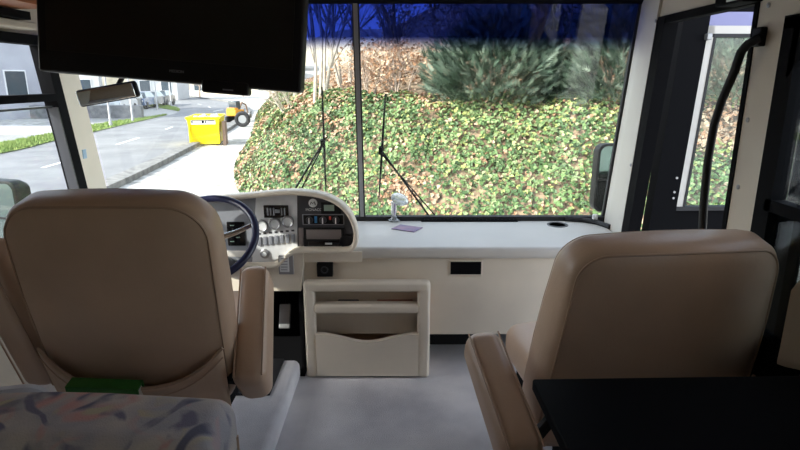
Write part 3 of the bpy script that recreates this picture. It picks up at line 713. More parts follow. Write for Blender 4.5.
wl = MB().rbox((p.x-4.2, p.y + 5, G + .42), (4.6, .18, .42), .03); tag(wl.build('garden_wall', mat('dark stone wall', (.14, .14, .15), .9, col2=(.22, .22, .23), scale=3), smooth=False), 'low grey stone wall behind the pavement under the rear-view mirror', 'wall')
p = aZ(15, 134)
wl = MB().rbox((p.x-1, p.y, G + .16), (3.4, .3, .2), .03); tag(wl.build('concrete_step', M['render'], smooth=False), 'long pale concrete slab beyond the grass, in the left side window', 'slab')
def car(px, py, paint, label, rz):
    p = aZ(px, py); o = thing('parked_car', label, 'car', tuple(p), 'cars parked in front of the white house'); X = T(*p) @ R(rz, 'Z')
    prof = [(-2.1, .35), (-2.1, .75), (-1.95, .92), (-1.1, 1.0), (1.75, .98), (2.1, .85), (2.12, .35)]
    def sh(pp, hw0, hw1, mbx):
        n = len(pp); zs = [z for _, z in pp]; z0, z1 = min(zs), max(zs)
        w = lambda z: hw0 + (hw1 - hw0) * (z - z0) / (z1 - z0)
        vs = [(w(z)*-1, a, z) for a, z in pp] + [(w(z), a, z) for a, z in pp]
        mbx.add(vs, [tuple(range(n)), tuple(range(n, 2*n))[::-1]] + [(i, i+n, (i+1)%n+n, (i+1)%n) for i in range(n)], X=X)
    m = MB(); sh(prof, .88, .84, m); sh([(-.95, 1.42), (-.7, 1.46), (.75, 1.46), (1.0, 1.41)], .62, .60, m); m.build('body', CARC[paint], o, angle=30)
    m = MB(); sh([(-1.25, .98), (-.9, 1.42), (.95, 1.42), (1.55, .98)], .80, .62, m); m.build('windows', M['winglass'], o, smooth=False)
    for a in (-1.3, 1.3):
        for s_ in (-.8, .8): MB().lathe([(.1, -.1), (.31, -.1), (.33, -.06), (.33, .06), (.31, .1), (.1, .1)], 14, X=X @ T(s_, a, .33) @ R(90, 'Y')).build('wheel', M['rubber'], o)
    for s_ in (-.6, .6): MB().rbox((s_, -2.1, .7), (.16, .04, .08), .03, X=X).build('headlight', M['dial'], o)
car(119, 112, 'silver', 'silver car, the one furthest towards the rear-view mirror', 8)
car(131, 110, 'dark', 'dark car beside the lamp post at the verge tip', 8)
car(142, 108.5, 'blue', 'blue car in the middle of the parked row', 8)
car(152, 107, 'grey', 'grey car in front of the white house', 8)
car(162, 105.5, 'dark', 'dark car at the end of the row, past the white house', 8)
def house(name, label, x, y, w, d, h, mt, rz=0, roof=1.6, cols=3, rows=2, cat='house'):
    o = thing(name, label, cat, (x, y, G), 'buildings beyond the road'); X = T(x, y, G) @ R(rz, 'Z')
    MB().box((-w/2, -d/2, -.2), (w/2, d/2, h), X=X).build('walls', mt, o, smooth=False)
    MB().prism([(-w/2-.4, h), (w/2+.4, h), (0, h+roof)] if roof > .6 else [(-w/2-.2, h), (w/2+.2, h), (w/2+.2, h+roof), (-w/2-.2, h+roof)], -d/2-.4, d/2+.4, 'y', X=X).build('roof', M['rooft'] if roof > .6 else M['steel'], o, smooth=False)
    for i in range(cols):
        for j in range(rows):
            cx = -w/2 + w*(i+.5)/cols; cz = h*(j+.5)/rows; ww, hh = min(.6, w/cols*.3), min(.75, h/rows*.3)
            f = MB().box((cx-ww-.08, -d/2-.05, cz-hh-.08), (cx+ww+.08, -d/2+.02, cz+hh+.08), X=X).build('window', M['white'], o, smooth=False)
            MB().box((cx-ww, -d/2-.07, cz-hh), (cx+ww, -d/2-.04, cz+hh), X=X).build('pane', M['winglass'], f, smooth=False)
    return o
p = aZ(154, 100); house('white_house', 'white house with dark windows behind the parked cars', p.x, 76, 5, 8, 6.5, M['render'], 10, cols=2)
house('beige_house', 'long beige house far down the road, right of the white one', -27, 100, 16, 8, 6, M['beige'], 0, cols=6)
house('pale_house', 'pale house with tiled roof partly behind the rear-view mirror', -43, 70, 12, 9, 7, M['render'], 25, cols=4)
house('grey_building', 'long grey rendered building filling the left side window', -33.5, 30, 26, 9, 9, M['rendergrey'], 62, roof=.5, cols=5, rows=2, cat='building')
house('factory_building', 'low pale building at the far end of the gravel yard', -15.5, 112, 22, 10, 4.5, M['render'], 0, roof=.5, cols=5, rows=1, cat='building')
random.seed(77)
struct('terrain_hills', MB().add([(-150 + 270*i/18, 150 + 8*sin(i), G-1 if j == 0 else 9 + 5*sin(i*.9) + 3*sin(i*2.1)) for i in range(19) for j in (0, 1)] + [(-150 + 270*i/18, 190, 10) for i in range(19)],
       [(2*i, 2*i+2, 2*i+3, 2*i+1) for i in range(18)] + [(2*i+1, 2*i+3, 38+i+1, 38+i) for i in range(18)]), mat('winter woodland', (.30, .27, .21), .95, col2=(.44, .40, .33), scale=.3, detail=10))
for k, (x, y, h) in enumerate(((-19, 84, 8), (-24, 88, 9), (-30, 86, 8), (-13, 92, 8))):
    bare('roadside_tree', ['bare roadside tree beyond the far end of the gravel', 'bare roadside tree before the beige house', 'bare roadside tree close to the white house', 'bare roadside tree before the low pale building'][k], 'tree', x, y, h, 60+k, .14, 1, .4, 3, M['twig'], 'bare trees beside the far road', zb=G, tall=.4)

# ================================================================== CAB FURNITURE
D = thing('dashboard', 'wide cream dashboard with raised instrument hood, under the windscreen', 'dashboard', (0, 2.7, .3))
# top slab
m = MB(); m.rbox(((XL + XR) / 2, 2.715, .588), ((XR - XL) / 2 - .015, .262, .028), .022, cs=4); m.build('dash_top', M['dashtop'], D)
# passenger fascia
m = MB(); a = aY(300, 258, 2.475); fz0 = aY(450, 335, 2.475).z
m.rbox(((a.x + XR - .02) / 2, 2.50, (fz0 + .57) / 2), ((XR - .02 - a.x) / 2, .025, (.57 - fz0) / 2), .012); m.build('fascia_panel', M['cream'], D)
m = MB(); m.box((a.x + .02, 2.53, fz0), (XR - .03, 2.86, fz0 + .02)); m.build('under_tray', M['matblack'], D, smooth=False)
m = pxrect(MB(), 449, 260.5, 483, 276, 2.470, .02, .003); v = m.build('air_vent', M['cream'], D)
m = pxrect(MB(), 450.5, 262, 481.5, 274.5, 2.467, .02, .002); m.build('vent_opening', M['matblack'], v)
m = MB()
for k in range(5): pxrect(m, 452, 263.2 + k*2.3, 480, 264.0 + k*2.3, 2.4655, .004, .0008)
m.build('louvre', M['matblack'], v)
# hood
path_px = [(120, 210), (160, 203), (205, 199.5), (240, 197.5), (265, 195), (285, 193.5), (303, 194), (320, 196.5), (334, 202), (345, 210.5), (352, 221), (355.5, 233), (355, 244), (351, 250), (343, 251.5), (325, 252), (308, 252), (297, 252.5), (289, 255), (283, 261), (277, 266), (268, 268), (245, 268.5), (205, 268.5), (150, 268.5)]
HY = 2.40
pp = [Vector((*q, 0)) for q in pxpoly(path_px, HY)]
fine = smooth_line([(q.x, q.y) for q in pp], 4)
prof = [(-.012, .09), (-.013, .03), (-.010, .008), (-.004, 0), (.004, .0), (.010, .007), (.012, .025), (.004, .10), (-.03, .22), (-.06, .33), (-.08, .33)]
m = MB(); vs = []; N = len(fine)
for i, q in enumerate(fine):
    a_, b_ = fine[max(0, i-1)], fine[min(N-1, i+1)]; tx, tz = b_[0]-a_[0], b_[1]-a_[1]; l = math.hypot(tx, tz) or 1; nx, nz = -tz/l, tx/l
    low = i > 4 * 13.5; sc = 1.0 if i < 4*12 else 1.0
    for (o_, y_) in prof:
        yy = y_ if not low else min(y_, .12)
        vs.append((q[0] + nx*o_*sc, HY + yy, q[1] + nz*o_*sc))
k = len(prof); m.add(vs, [(i*k+j, i*k+(j+1)%k, (i+1)*k+(j+1)%k, (i+1)*k+j) for i in range(N-1) for j in range(k)] + [tuple(range(k)), tuple((N-1)*k+j for j in range(k))])
m.build('instrument_hood', M['cream'], D, angle=60)
# steering side lower panel
pl = pxpoly([(120, 268), (265, 268), (276, 265), (284, 259), (291, 253), (303, 252), (303, 262), (301, 291), (120, 291)], 2.415)
m = MB(); m.prism(pl, 2.415, 2.50, 'y'); 
pl2 = pxpoly([(299, 252), (362, 252), (362, 262), (299, 262)], 2.44); m.prism(pl2, 2.44, 2.50, 'y')
m.build('knee_panel', M['cream'], D, smooth=False)
PY = 2.455
m = MB(); m.prism(pxpoly([(120, 200), (258, 196), (253, 268), (120, 268)], PY), PY, PY + .03, 'y'); gp = m.build('gauge_cluster', M['greypanel'], D, smooth=False)
m = pxrect(MB(), 228, 222, 244, 246, PY - .006, .02, .004); m.build('dial_window', M['gloss'], gp)
m = MB()
for k in range(5): pxrect(m, 230 + (k % 2)*6, 225 + k*4, 234 + (k % 2)*6, 226 + k*4, PY - .007, .003, .0005)
m.build('dial_marks', M['lcd'], gp)
m = MB(); m.prism(pxpoly([(256, 196), (297, 193.5), (297.5, 250), (289, 251), (280, 257), (273, 264), (252, 266)], PY - .004), PY - .004, PY + .03, 'y'); sp_ = m.build('switch_panel', M['silver'], D, smooth=False)
m = pxrect(MB(), 264, 205.5, 288, 218, PY - .012, .02, .003); ck = m.build('clock_display', M['gloss'], sp_)
m = MB(); 
for k in (267, 270, 273, 281, 284): pxrect(m, k, 208, k + 1.1, 215.5, PY - .0135, .003, .0006)
pxrect(m, 275, 209.5, 279.5, 213, PY - .0135, .003, .0006); m.build('clock_digits', M['greypanel'], ck)
for (gx, gy) in ((262, 225.5), (275, 223.5), (288, 221.3)):
    p = aY(gx, gy, PY - .004); r = 6.2 / FPX * 2.55
    b = MB().lathe([(r, 0), (r, .008), (r*.86, .014), (r*.70, .010), (r*.70, .006)], 24, X=facing_y(p)).build('round_gauge', M['steel'], sp_)
    MB().lathe([(r*.72, .004), (r*.72, .0075)], 20, X=facing_y(p)).build('dial_face', M['dial'], b)
for k in range(7):
    x = 257.5 + k * 5.6; y = 237.5 - k * .55
    m = pxrect(MB(), x, y, x + 3.6, y + 8.5, PY - .012, .015, .003); s2 = m.build('rocker_switch', M['greypanel'], sp_)
    m = pxrect(MB(), x + .2, y - 4.5, x + 3.2, y - 2.7, PY - .0055, .004, .0005); m.build('switch_label', M['darkpanel'], s2)
p = aY(265, 253.5, PY - .004); b = MB().lathe([(.022, 0), (.022, .006), (.015, .010)], 20, X=facing_y(p)).build('ignition_lock', M['steel'], sp_)
MB().lathe([(.010, .009), (.010, .016)], 14, X=facing_y(p)).build('key_barrel', M['dial'], b)
# radio panel
m = MB(); m.prism(pxpoly([(297, 193.5), (306, 194), (320, 196.5), (334, 202), (345, 210.5), (352, 221), (355, 233), (355, 245), (351, 250), (297, 250)], PY - .002), PY - .002, PY + .03, 'y'); rp = m.build('radio_panel', M['darkpanel'], D, smooth=False)
p = aY(313, 203, PY - .003); em = MB().lathe([(.0195, 0), (.0195, .003), (.017, .004)], 24, X=facing_y(p)).build('emblem', M['dial'], rp)
m = MB(); m.tube([(p.x-.013, p.y-.005, p.z-.006), (p.x-.007, p.y-.005, p.z+.005), (p.x-.001, p.y-.005, p.z-.002), (p.x+.006, p.y-.005, p.z+.007), (p.x+.011, p.y-.005, p.z-.007)], .0022, 6); m.build('emblem_swoosh', M['darkpanel'], em)
p = aY(314, 209.8, PY - .003); text('MONACO', .0165, T(*p), M['dial'], rp)
b = pxrect(MB(), 321, 202.5, 341, 214, PY - .010, .02, .003).build('clock_module', M['black'], rp)
pxrect(MB(), 324, 205, 334, 211, PY - .0125, .004, .001).build('display', M['lcd'], b)
b = pxrect(MB(), 302.5, 214.3, 344, 225, PY - .006, .015, .003).build('climate_panel', M['greypanel'], rp)
pxrect(MB(), 303.5, 215.2, 343, 224.2, PY - .008, .006, .002).build('climate_face', M['black'], b)
for (x, y) in ((309.5, 220), (323, 220), (336, 220)):
    p = aY(x, y, PY - .008); kb = MB().lathe([(.0165, 0), (.015, .012), (.011, .013)], 18, X=facing_y(p)).build('control_knob', M['darkpanel'], b)
    MB().rbox((p.x, p.y - .016, p.z), (.002, .005, .013), .001).build('pointer', M['white'], kb)
pxrect(MB(), 314.5, 216.5, 317, 223, PY - .0095, .003, .0008).build('cold_mark', M['blue'], b)
pxrect(MB(), 329, 216.5, 331, 220, PY - .0095, .003, .0008).build('hot_mark', M['red'], b)
b = pxrect(MB(), 299, 228, 303, 246, PY - .008, .012, .002).build('card_slot', M['radioface'], rp)
b = pxrect(MB(), 304, 228, 344, 247.5, PY - .010, .02, .003).build('radio', M['black'], rp)
pxrect(MB(), 306.5, 229.8, 341, 239.3, PY - .014, .008, .002).build('radio_display', M['radioface'], b)
pxrect(MB(), 308, 241.5, 340, 246.5, PY - .014, .008, .002).build('cassette_flap', M['gloss'], b)
pxrect(MB(), 325, 242.8, 332, 244.6, PY - .016, .004, .0008).build('button_bar', M['dial'], b)
p = aY(347, 241, PY - .003); b = MB().lathe([(.033, 0), (.033, .012), (.028, .018)], 24, X=facing_y(p)).build('speaker_grille', M['black'], rp)
# switches on the knee panel
b = pxrect(MB(), 279, 256, 293, 274.5, 2.405, .02, .003).build('headlight_switch', M['steel'], D)
pxrect(MB(), 280, 257, 288.5, 272, 2.402, .006, .001).build('switch_face', M['dial'], b)
m = MB()
for k in range(5): pxrect(m, 281, 258.3 + k*2.8, 287.5, 259.0 + k*2.8, 2.4005, .003, .0005)
m.build('switch_lines', M['greypanel'], b)
b = pxrect(MB(), 317, 263.5, 332.5, 277, 2.450, .03, .004).build('power_socket', M['black'], D)
p = aY(324.5, 270, 2.450); MB().lathe([(.018, 0), (.018, .004), (.012, .004), (.012, -.002)], 18, X=facing_y(p)).build('socket_ring', M['darkpanel'], b)
# things set in the dash top
m = MB(); a, b_ = aZ(421, 220.5, .617), aZ(517, 220.5, .617); m.rbox(((a.x+b_.x)/2, a.y + .0, .619), ((b_.x-a.x)/2, .028, .006), .005); v = m.build('defroster_vent', M['matblack'], D)
m = MB()
for k in range(24): x = a.x + .02 + (b_.x-a.x-.04)*k/23; m.box((x-.002, a.y-.016, .6225), (x+.002, a.y+.016, .6255))
m.build('louvre', M['black'], v, smooth=False)
p = aZ(557.5, 224.5, .618); m = MB(); m.lathe([(.055, 0), (.055, .004), (.048, .006), (.044, .002)], 28, X=T(p.x, p.y, .614)); v = m.build('dash_speaker', M['darkpanel'], D)

# centre magazine console
KY = 2.375
K = thing('magazine_console', 'cream storage console with two open compartments below the dashboard', 'console', (-.12, 2.45, 0))
def kz(py, Y=KY): return aY(400, py, Y).z
def kx(px, py=330, Y=KY): return aY(px, py, Y).x
xl, xli, xri, xr = kx(304.5), kx(315.5), kx(417.5), kx(430)
def rail(m, x0, x1, z0, z1, y0=KY, y1=KY + .06, r=.016): m.rbox(((x0+x1)/2, (y0+y1)/2, (z0+z1)/2), (abs(x1-x0)/2, (y1-y0)/2, abs(z1-z0)/2), r)
m = MB(); zt = kz(283)
rail(m, xl, xli, .0, zt); rail(m, xri, xr, 0, zt); rail(m, xl + .004, xr - .004, kz(292.5), zt + .002, KY - .002, KY + .058); m.build('frame', M['cream'], K)
m = MB(); rail(m, xli - .01, xri + .01, kz(314.5), kz(305)); m.build('crossbar', M['cream'], K)
m = MB(); m.box((xl+.004, KY+.03, 0), (xl+.02, 2.62, zt-.03)); m.box((xr-.02, KY+.03, 0), (xr-.004, 2.62, zt-.03)); m.box((xl, 2.56, 0), (xr-.004, 2.58, zt-.03)); m.box((xl+.004, KY+.05, zt-.045), (xr-.004, 2.60, zt-.03)); m.box((xli, KY+.03, kz(314.5)), (xri, 2.57, kz(314.5)+.01)); m.box((xli, KY+.03, .01), (xri, 2.57, .03))
m.build('compartment', M['leather'], K, smooth=False)
n = 24; m = MB(); x0, x1 = kx(315.5), kx(418.5)
def pk(y):
    vs = []
    for i in range(n + 1):
        t = i / n; x = x0 + (x1 - x0)*t; dip = math.exp(-((t-.5)/.30)**2) * 9 - (.3 if .05 < t < .95 else 0)
        vs.append((x, y, kz(333.5 + dip)))
    return vs
fr, bk = pk(KY - .004), pk(KY + .022); vb = [(v[0], KY - .004, .012) for v in fr]; vb2 = [(v[0], KY + .022, .012) for v in fr]; q = n + 1
m.add(fr + bk + vb + vb2, [(i, i+1, q+i+1, q+i) for i in range(n)] + [(i, 2*q+i, 2*q+i+1, i+1) for i in range(n)] + [(q+i, q+i+1, 3*q+i+1, 3*q+i) for i in range(n)] + [(2*q+i, 3*q+i, 3*q+i+1, 2*q+i+1) for i in range(n)] + [(0, q, 3*q, 2*q), (n, 2*q+n, 3*q+n, q+n)])
m.build('pocket_panel', M['cream'], K, smooth=False)
a = aY(395, 301, 2.45); tag(MB().rbox((a.x, 2.45, kz(314.5) + .022), (.085, .05, .011), .004).build('paperback_book', mat('rust red cover', (.35, .13, .08), .6), None), 'rust coloured book lying in the upper console compartment', 'book')
tag(MB().rbox((a.x - .22, 2.46, kz(314.5) + .022), (.05, .05, .011), .006, ).build('black_case', M['darkpanel'], None), 'small dark case in the upper console compartment', 'case')
# dark heater box under the passenger fascia
hb = thing('heater_box', 'black heater box under the dashboard right of the magazine console', 'heater', (.22, 2.72, 0))
m = MB(); m.rbox((.24, 2.76, .14), (.16, .07, .13), .015); m.build('housing', M['black'], hb)
m = MB(); 
for k in range(4): m.rbox((.24, 2.688, .08 + k*.035), (.10, .004, .006), .002)
m.build('louvre', M['darkpanel'], hb)
# pedal
pd = thing('accelerator_pedal', 'silver faced accelerator pedal in the dark footwell', 'pedal', tuple(aY(285, 330, 2.72)))
p = aY(285, 316, 2.70); XX = T(*p) @ R(-25, 'X'); MB().rbox((0, 0, 0), (.03, .008, .065), .007, X=XX).build('pad', M['steel'], pd)
MB().tube([p + Vector((0, .01, 0)), p + Vector((0, .08, .08)), p + Vector((0, .17, .2))], .008, 6).build('lever', M['black'], pd)
# footwell lining
tag(MB().box((XL, 2.80, 0), (aY(303, 330, 2.42).x, 2.85, .5)).build('trim_5', M['matblack'], smooth=False), kind='structure')
tag(MB().box((aY(300.5, 330, 2.45).x, 2.44, 0), (aY(304.5, 330, 2.45).x, 2.84, .5)).build('trim_6', M['matblack'], smooth=False), kind='structure')

struct('footwell_dark_sheet', MB().box((XL + .01, 2.39, 0), (-.45, 2.80, .012)), M['matblack'])  # black sheet added so the sunlit footwell carpet stays dark
# driver platform
a = aZ(298, 368, .1); b_ = aZ(265, 432, .1)
PLX = a.x
m = MB(); m.rbox(((XL + PLX)/2 , 1.70, .05), ((PLX - XL)/2 - .005, .68, .05), .03, cs=4); tag(m.build('trim_7', M['carpet']), kind='structure')
q = aZ(281, 381, .105); fm = MB().rbox((-.63, q.y + .04, .106), (.095, .15, .006), .004); tag(fm.build('rubber_pad', M['rubber']), 'black rubber pad on the carpeted step beside the driver seat', 'pad')

# steering wheel
cw = aY(205, 238, 2.20); SWX = T(*cw) @ R(52 - 90 + 90, 'X') if False else T(*cw) @ R(50, 'X')     # local z = wheel axis, leaning to the driver
st = thing('steering_wheel', 'large navy steering wheel showing past the driver seat', 'steering wheel', tuple(cw))
AX = T(*cw) @ R(40, 'X')
rr = .205
MB().tube([(rr*cos(a), rr*sin(a), 0) for a in [2*pi*k/48 for k in range(48)]], .0155, 10, closed=True, X=AX).build('rim', M['navy'], st)
MB().lathe([(.03, -.06), (.07, -.05), (.075, -.02), (.06, -.005), (.03, 0)], 28, X=AX).build('hub', M['black'], st)
for a in (20, 160, 270):
    ca, sa = cos(rad(a)), sin(rad(a)); MB().tube([(ca*.06, sa*.06, -.025), (ca*.13, sa*.13, -.018), (ca*.198, sa*.198, 0)], [.014, .011, .009], 8, X=AX).build('spoke', M['chrome'] if a != 270 else M['navy'], st)
MB().tube([AX @ Vector((0, 0, -.05)), AX @ Vector((0, 0, -.17)), (cw.x, 2.50, .50)], [.035, .04, .045], 12).build('column', M['darkpanel'], st)

# seats -----------------------------------------------------------------------------
def seat(name, label, loc, rz, arms, pocket=True, hw=.285, tilt=12, dz=0, t=.062, flare=-.06, wing=0, Rr=.105):
    """arms: list of (side, tip, pivot) in the seat's own frame"""
    root = thing(name, label, 'seat', loc); SXM = T(*loc) @ R(rz, 'Z')
    hh = .355; BX = SXM @ T(0, .12, .63 + dz) @ R(tilt, 'X')
    def fn(v):
        k = (hh - v.z) / (2*hh)                                 # 0 top .. 1 bottom
        x = v.x * (1 + .02*sin(pi*k) + flare*max(0, k - .1)) * (1 + wing*(v.y + t)/(2*t))
        y = v.y + .030 * (v.x/hw)**2 * (1 if v.y < 0 else .2) - .018*cos(pi*(k-.5)) * (1 if v.y < 0 else -1)
        z = v.z - .016 * (v.x/hw)**2 * (1 - k)
        return Vector((x, y, z))
    loops = [(.24, -t-.010), (.16, -t-.009), (.09, -t-.006), (.05, -t-.002), (.022, -t+.003), (.008, -t+.012), (0, -t+.028), (0, -.01), (0, t-.03), (.008, t-.012), (.025, t), (.07, t+.012), (.15, t+.02), (.24, t+.022)]
    m = MB(); m.pillow(hw, hh, Rr, loops, fn=fn, X=BX, n=8)
    bk_ = m.build('backrest', M['leather'], root, angle=70)
    # piping round the rear and front edges
    def edge(ins, y, rad_):
        o = []
        a, b = hw - ins, hh - ins; r = Rr - ins*.6
        for q, (cx, cz) in enumerate(((a-r, b-r), (-a+r, b-r), (-a+r, -b+r), (a-r, -b+r))):
            for k in range(9): o.append(BX @ fn(Vector((cx + r*cos(pi/2*q + pi/2*k/8), y, cz + r*sin(pi/2*q + pi/2*k/8)))))
            e_ = ((-a+r, b), (-a, -b+r), (a-r, -b), (a, b-r))[q]; s0 = (cx + r*cos(pi/2*(q+1)), cz + r*sin(pi/2*(q+1)))
            for tt in (.25, .5, .75): o.append(BX @ fn(Vector((s0[0]*(1-tt)+e_[0]*tt, y, s0[1]*(1-tt)+e_[1]*tt))))
        return MB().tube(o, rad_, 6, closed=True)
    edge(.014, -t+.0065, .0034).build('piping', M['leather_d'], bk_); edge(.012, t-.008, .0034).build('piping', M['leather_d'], bk_)
    if pocket:
        nx, nz = 20, 8; vs = []
        for j in range(nz + 1):
            for i in range(nx + 1):
                u = -1 + 2*i/nx; x = u * (hw - .012)
                ztop = -.190 + .10 * abs(u)**3; z = -hh + .02 + (ztop + hh - .02) * j/nz
                bul = (.010 + .038 * (1 - abs(u)**3) * (j/nz)**.8)
                p_ = fn(Vector((x, -t, z))); vs.append(BX @ Vector((p_.x, p_.y - bul, p_.z)))
        m = MB(); k = nx + 1; m.add(vs, [(j*k+i, j*k+i+1, (j+1)*k+i+1, (j+1)*k+i) for j in range(nz) for i in range(nx)])
        po = m.build('map_pocket', M['leather'], root); so = po.modifiers.new('t', 'SOLIDIFY'); so.thickness = .004
        MB().tube(vs[nz*k:], .005, 6).build('pocket_hem', M['leather_d'], po)
        MB().tube([v - SXM.to_3x3() @ Vector((0, .002, .028)) for v in vs[nz*k:]], .0018, 5).build('pocket_seam', M['leather_d'], po)
    m = MB(); m.rbox((0, .40, .40 + dz), (hw - .02, .25, .075), .05, X=SXM, core=(4, 4, 1), fn=lambda p: (p.x, p.y, p.z + (.02 * (1 - (p.x/.27)**2) if p.z > 0 else 0)), cs=4); m.build('seat_cushion', M['leather'], root)
    m = MB(); m.rbox((0, .36, .29 + dz), (hw - .05, .20, .04), .01, X=SXM); m.lathe([(.16, .0), (.16, .02), (.07, .04), (.06, .26 + dz)], 24, X=SXM @ T(0, .36, 0 if loc[2] >= 0 else -loc[2])); m.build('pedestal', M['matblack'], root)
    for side, tip, piv, hwid, hth in arms:
        tip, piv = Vector(tip), Vector(piv); d = tip - piv; L = d.length; d.normalize(); xax = Vector((1, 0, 0)); xax = (xax - d*xax.dot(d)).normalized(); zax = xax.cross(d)
        Mx = Matrix((xax, d, zax)).transposed().to_4x4(); Mx.translation = (tip + piv)/2
        m = MB(); m.rbox((0, 0, 0), (hwid, L/2 + .04, hth), min(hwid, hth) * .78, X=SXM @ Mx, core=(1, 5, 1), cs=4,
                         fn=lambda p: (p.x, p.y, p.z * (1.0 - .10 * p.y / (L/2 + .04)))); ar = m.build('armrest', M['leather'], root, angle=80)
        for sg in (-1, 1):
            q = [(sg * hwid * .80, -L/2 - .02 + (L + .04)*k/10, hth * .93 * (1.0 - .10 * (-1 + 2*k/10))) for k in range(11)]
            MB().tube([SXM @ Mx @ Vector(v) for v in q], .003, 5).build('seam', M['leather_d'], ar)
        MB().tube([SXM @ piv, SXM @ Vector((side*(hw-.04), .14, .40 + dz))], .02, 8).build('armrest_bracket', M['black'], ar)
    return root
seat('driver_seat', 'tan leather driver seat with a map pocket, in front of the steering wheel', (-.765, 1.37, .1), 0,
     [(1, (.285, .40, .60), (.325, .14, .39), .050, .075), (-1, (-.365, .10, .79), (-.335, .22, .40), .055, .070)], hw=.277)
seat('passenger_seat', 'tan leather passenger seat turned slightly inwards behind the black table', (.770, 1.43, -.035), 7,
     [(-1, (-.475, .27, .56), (-.455, -.06, .41), .060, .065), (1, (.245, .36, .46), (.245, .05, .36), .035, .05)], hw=.306, t=.070, flare=.16, wing=.04, Rr=.085)

# green book in the driver seat pocket
p = aY(107, 392, 1.405); bk = thing('green_book', 'dark green book tucked in the driver seat map pocket', 'book', tuple(p)); BX = T(p.x, p.y, p.z - .008) @ R(12, 'X') @ R(3, 'Y')
MB().box((-.098, -.019, -.11), (.098, -.014, .04), X=BX).box((-.098, .014, -.11), (.098, .019, .04), X=BX).box((-.100, -.019, -.11), (-.094, .019, .04), X=BX).box((-.098, -.019, .034), (.098, .019, .041), X=BX).build('cover', M['book'], bk, smooth=False)
MB().box((-.093, -.014, -.107), (.094, .014, .034), X=BX).build('pages', M['paper'], bk, smooth=False)

# table
tb = thing('dining_table', 'black rectangular table behind the passenger seat', 'table', (.7, .75, 0)); TX = T(.288, 1.115, .72) @ R(1.5, 'Z')
MB().rbox((.395, -.42, -.014), (.39, .42, .014), .005, X=TX).build('tabletop', M['table'], tb)
MB().lathe([(.2, 0), (.2, .02), (.04, .035), (.035, .69)], 24, X=T(.7, .72, 0)).build('pedestal', M['steel'], tb)
# side ledge
tag(MB().rbox((1.025, .965, .29), (.062, .40, .29), .01).build('side_cabinet', M['matblack']), 'black side cabinet under the right window, behind the passenger seat', 'cabinet')

struct('trim_11', MB().box((XR - .006, .35, .3), (XR, 1.668, .60)), M['matblack'])
# patterned sofa
sf = thing('sofa', 'sofa back in faded blue and pink patterned upholstery behind the driver seat', 'sofa', (-.95, .9, 0))
def sfn(p): return (p.x, p.y, p.z + .010*sin(p.x*7) + (.004 if p.z > 0 else 0))
m = MB(); m.rbox((-.960, .99, .44), (.61, .10, .268), .045, core=(10, 2, 4), cs=4, fn=sfn); m.build('back_cushion', M['fabric'], sf)
MB().tube([(-.352, 1.05, .22 + .4*k/6) for k in range(7)], .006, 6).build('piping', M['leather_d'], sf)
m = MB(); m.rbox((-.95, .56, .34), (.60, .33, .09), .06, core=(4, 4, 1)); m.build('seat_cushion', M['fabric'], sf)
m = MB(); m.rbox((-.95, .70, .13), (.58, .38, .12), .02); m.build('base', M['leather'], sf)
# white pillow
m = MB(); pw = aY(-6, 424, 1.24); XX = T(pw.x, pw.y, pw.z) @ R(20, 'X') @ R(8, 'Z')
m.pillow(.16, .12, .05, [(.08, -.05), (.04, -.042), (.015, -.025), (0, 0), (.015, .025), (.04, .042), (.08, .05)], X=XX); tag(m.build('white_pillow', M['whitecloth']), 'crumpled white pillow between the sofa and the driver seat', 'pillow')

# television
tc = Vector((-.646, 1.70, 1.588)); tv = thing('television', 'black flat television hung tilted from the cab ceiling', 'television', tuple(tc)); TVX = T(*tc) @ R(4.6, 'Y') @ R(-4, 'X')
hwt, hht = .378, .235
m = MB(); m.rbox((0, .02, 0), (hwt, .035, hht), .010, X=TVX); m.rbox((.16, .0, -hht - .004), (.068, .022, .018), .008, X=TVX)
ca = m.build('casing', M['black'], tv)
m = MB().box((-hwt + .028, -.0165, -hht + .060), (hwt - .028, -.0145, hht - .025), X=TVX); m.build('screen', M['screen'], tv, smooth=False)
text('MEDION', .011, TVX @ T(.020, -.0165, -hht + .030), M['greypanel'], ca)
m = MB(); m.rbox((0, .10, .10), (.10, .05, .10), .01, X=TVX); m.tube([(tc.x, tc.y + .12, tc.z + .12), (tc.x, tc.y + .12, ZT)], .025, 10); m.build('ceiling_bracket', M['black'], tv)
m = MB(); m.box((.155, -.0235, -hht - .012), (.185, -.021, -hht - .008), X=TVX); m.build('indicator', M['greypanel'], tv, smooth=False)

# rear-view mirror
a, b_ = aY(82, 99, 2.35), aY(134, 89, 2.35); c_ = (a + b_)/2
rm = thing('rear_view_mirror', 'oblong rear-view mirror hanging tilted below the television', 'mirror', tuple(c_)); RX = T(*c_) @ R(-math.degrees(math.atan2(b_.z-a.z, b_.x-a.x)), 'Y') @ R(14, 'Z') @ R(6, 'X')
MB().rbox((0, .012, 0), (.118, .014, .034), .013, X=RX).build('housing', M['black'], rm)
MB().rbox((-.006, -.003, 0), (.108, .003, .028), .0025, X=RX).build('mirror_glass', M['mirror'], rm)
MB().tube([c_ + Vector((.02, .03, .02)), c_ + Vector((.05, .12, .12)), c_ + Vector((.06, .25, .36))], .010, 8).build('stalk', M['black'], rm)
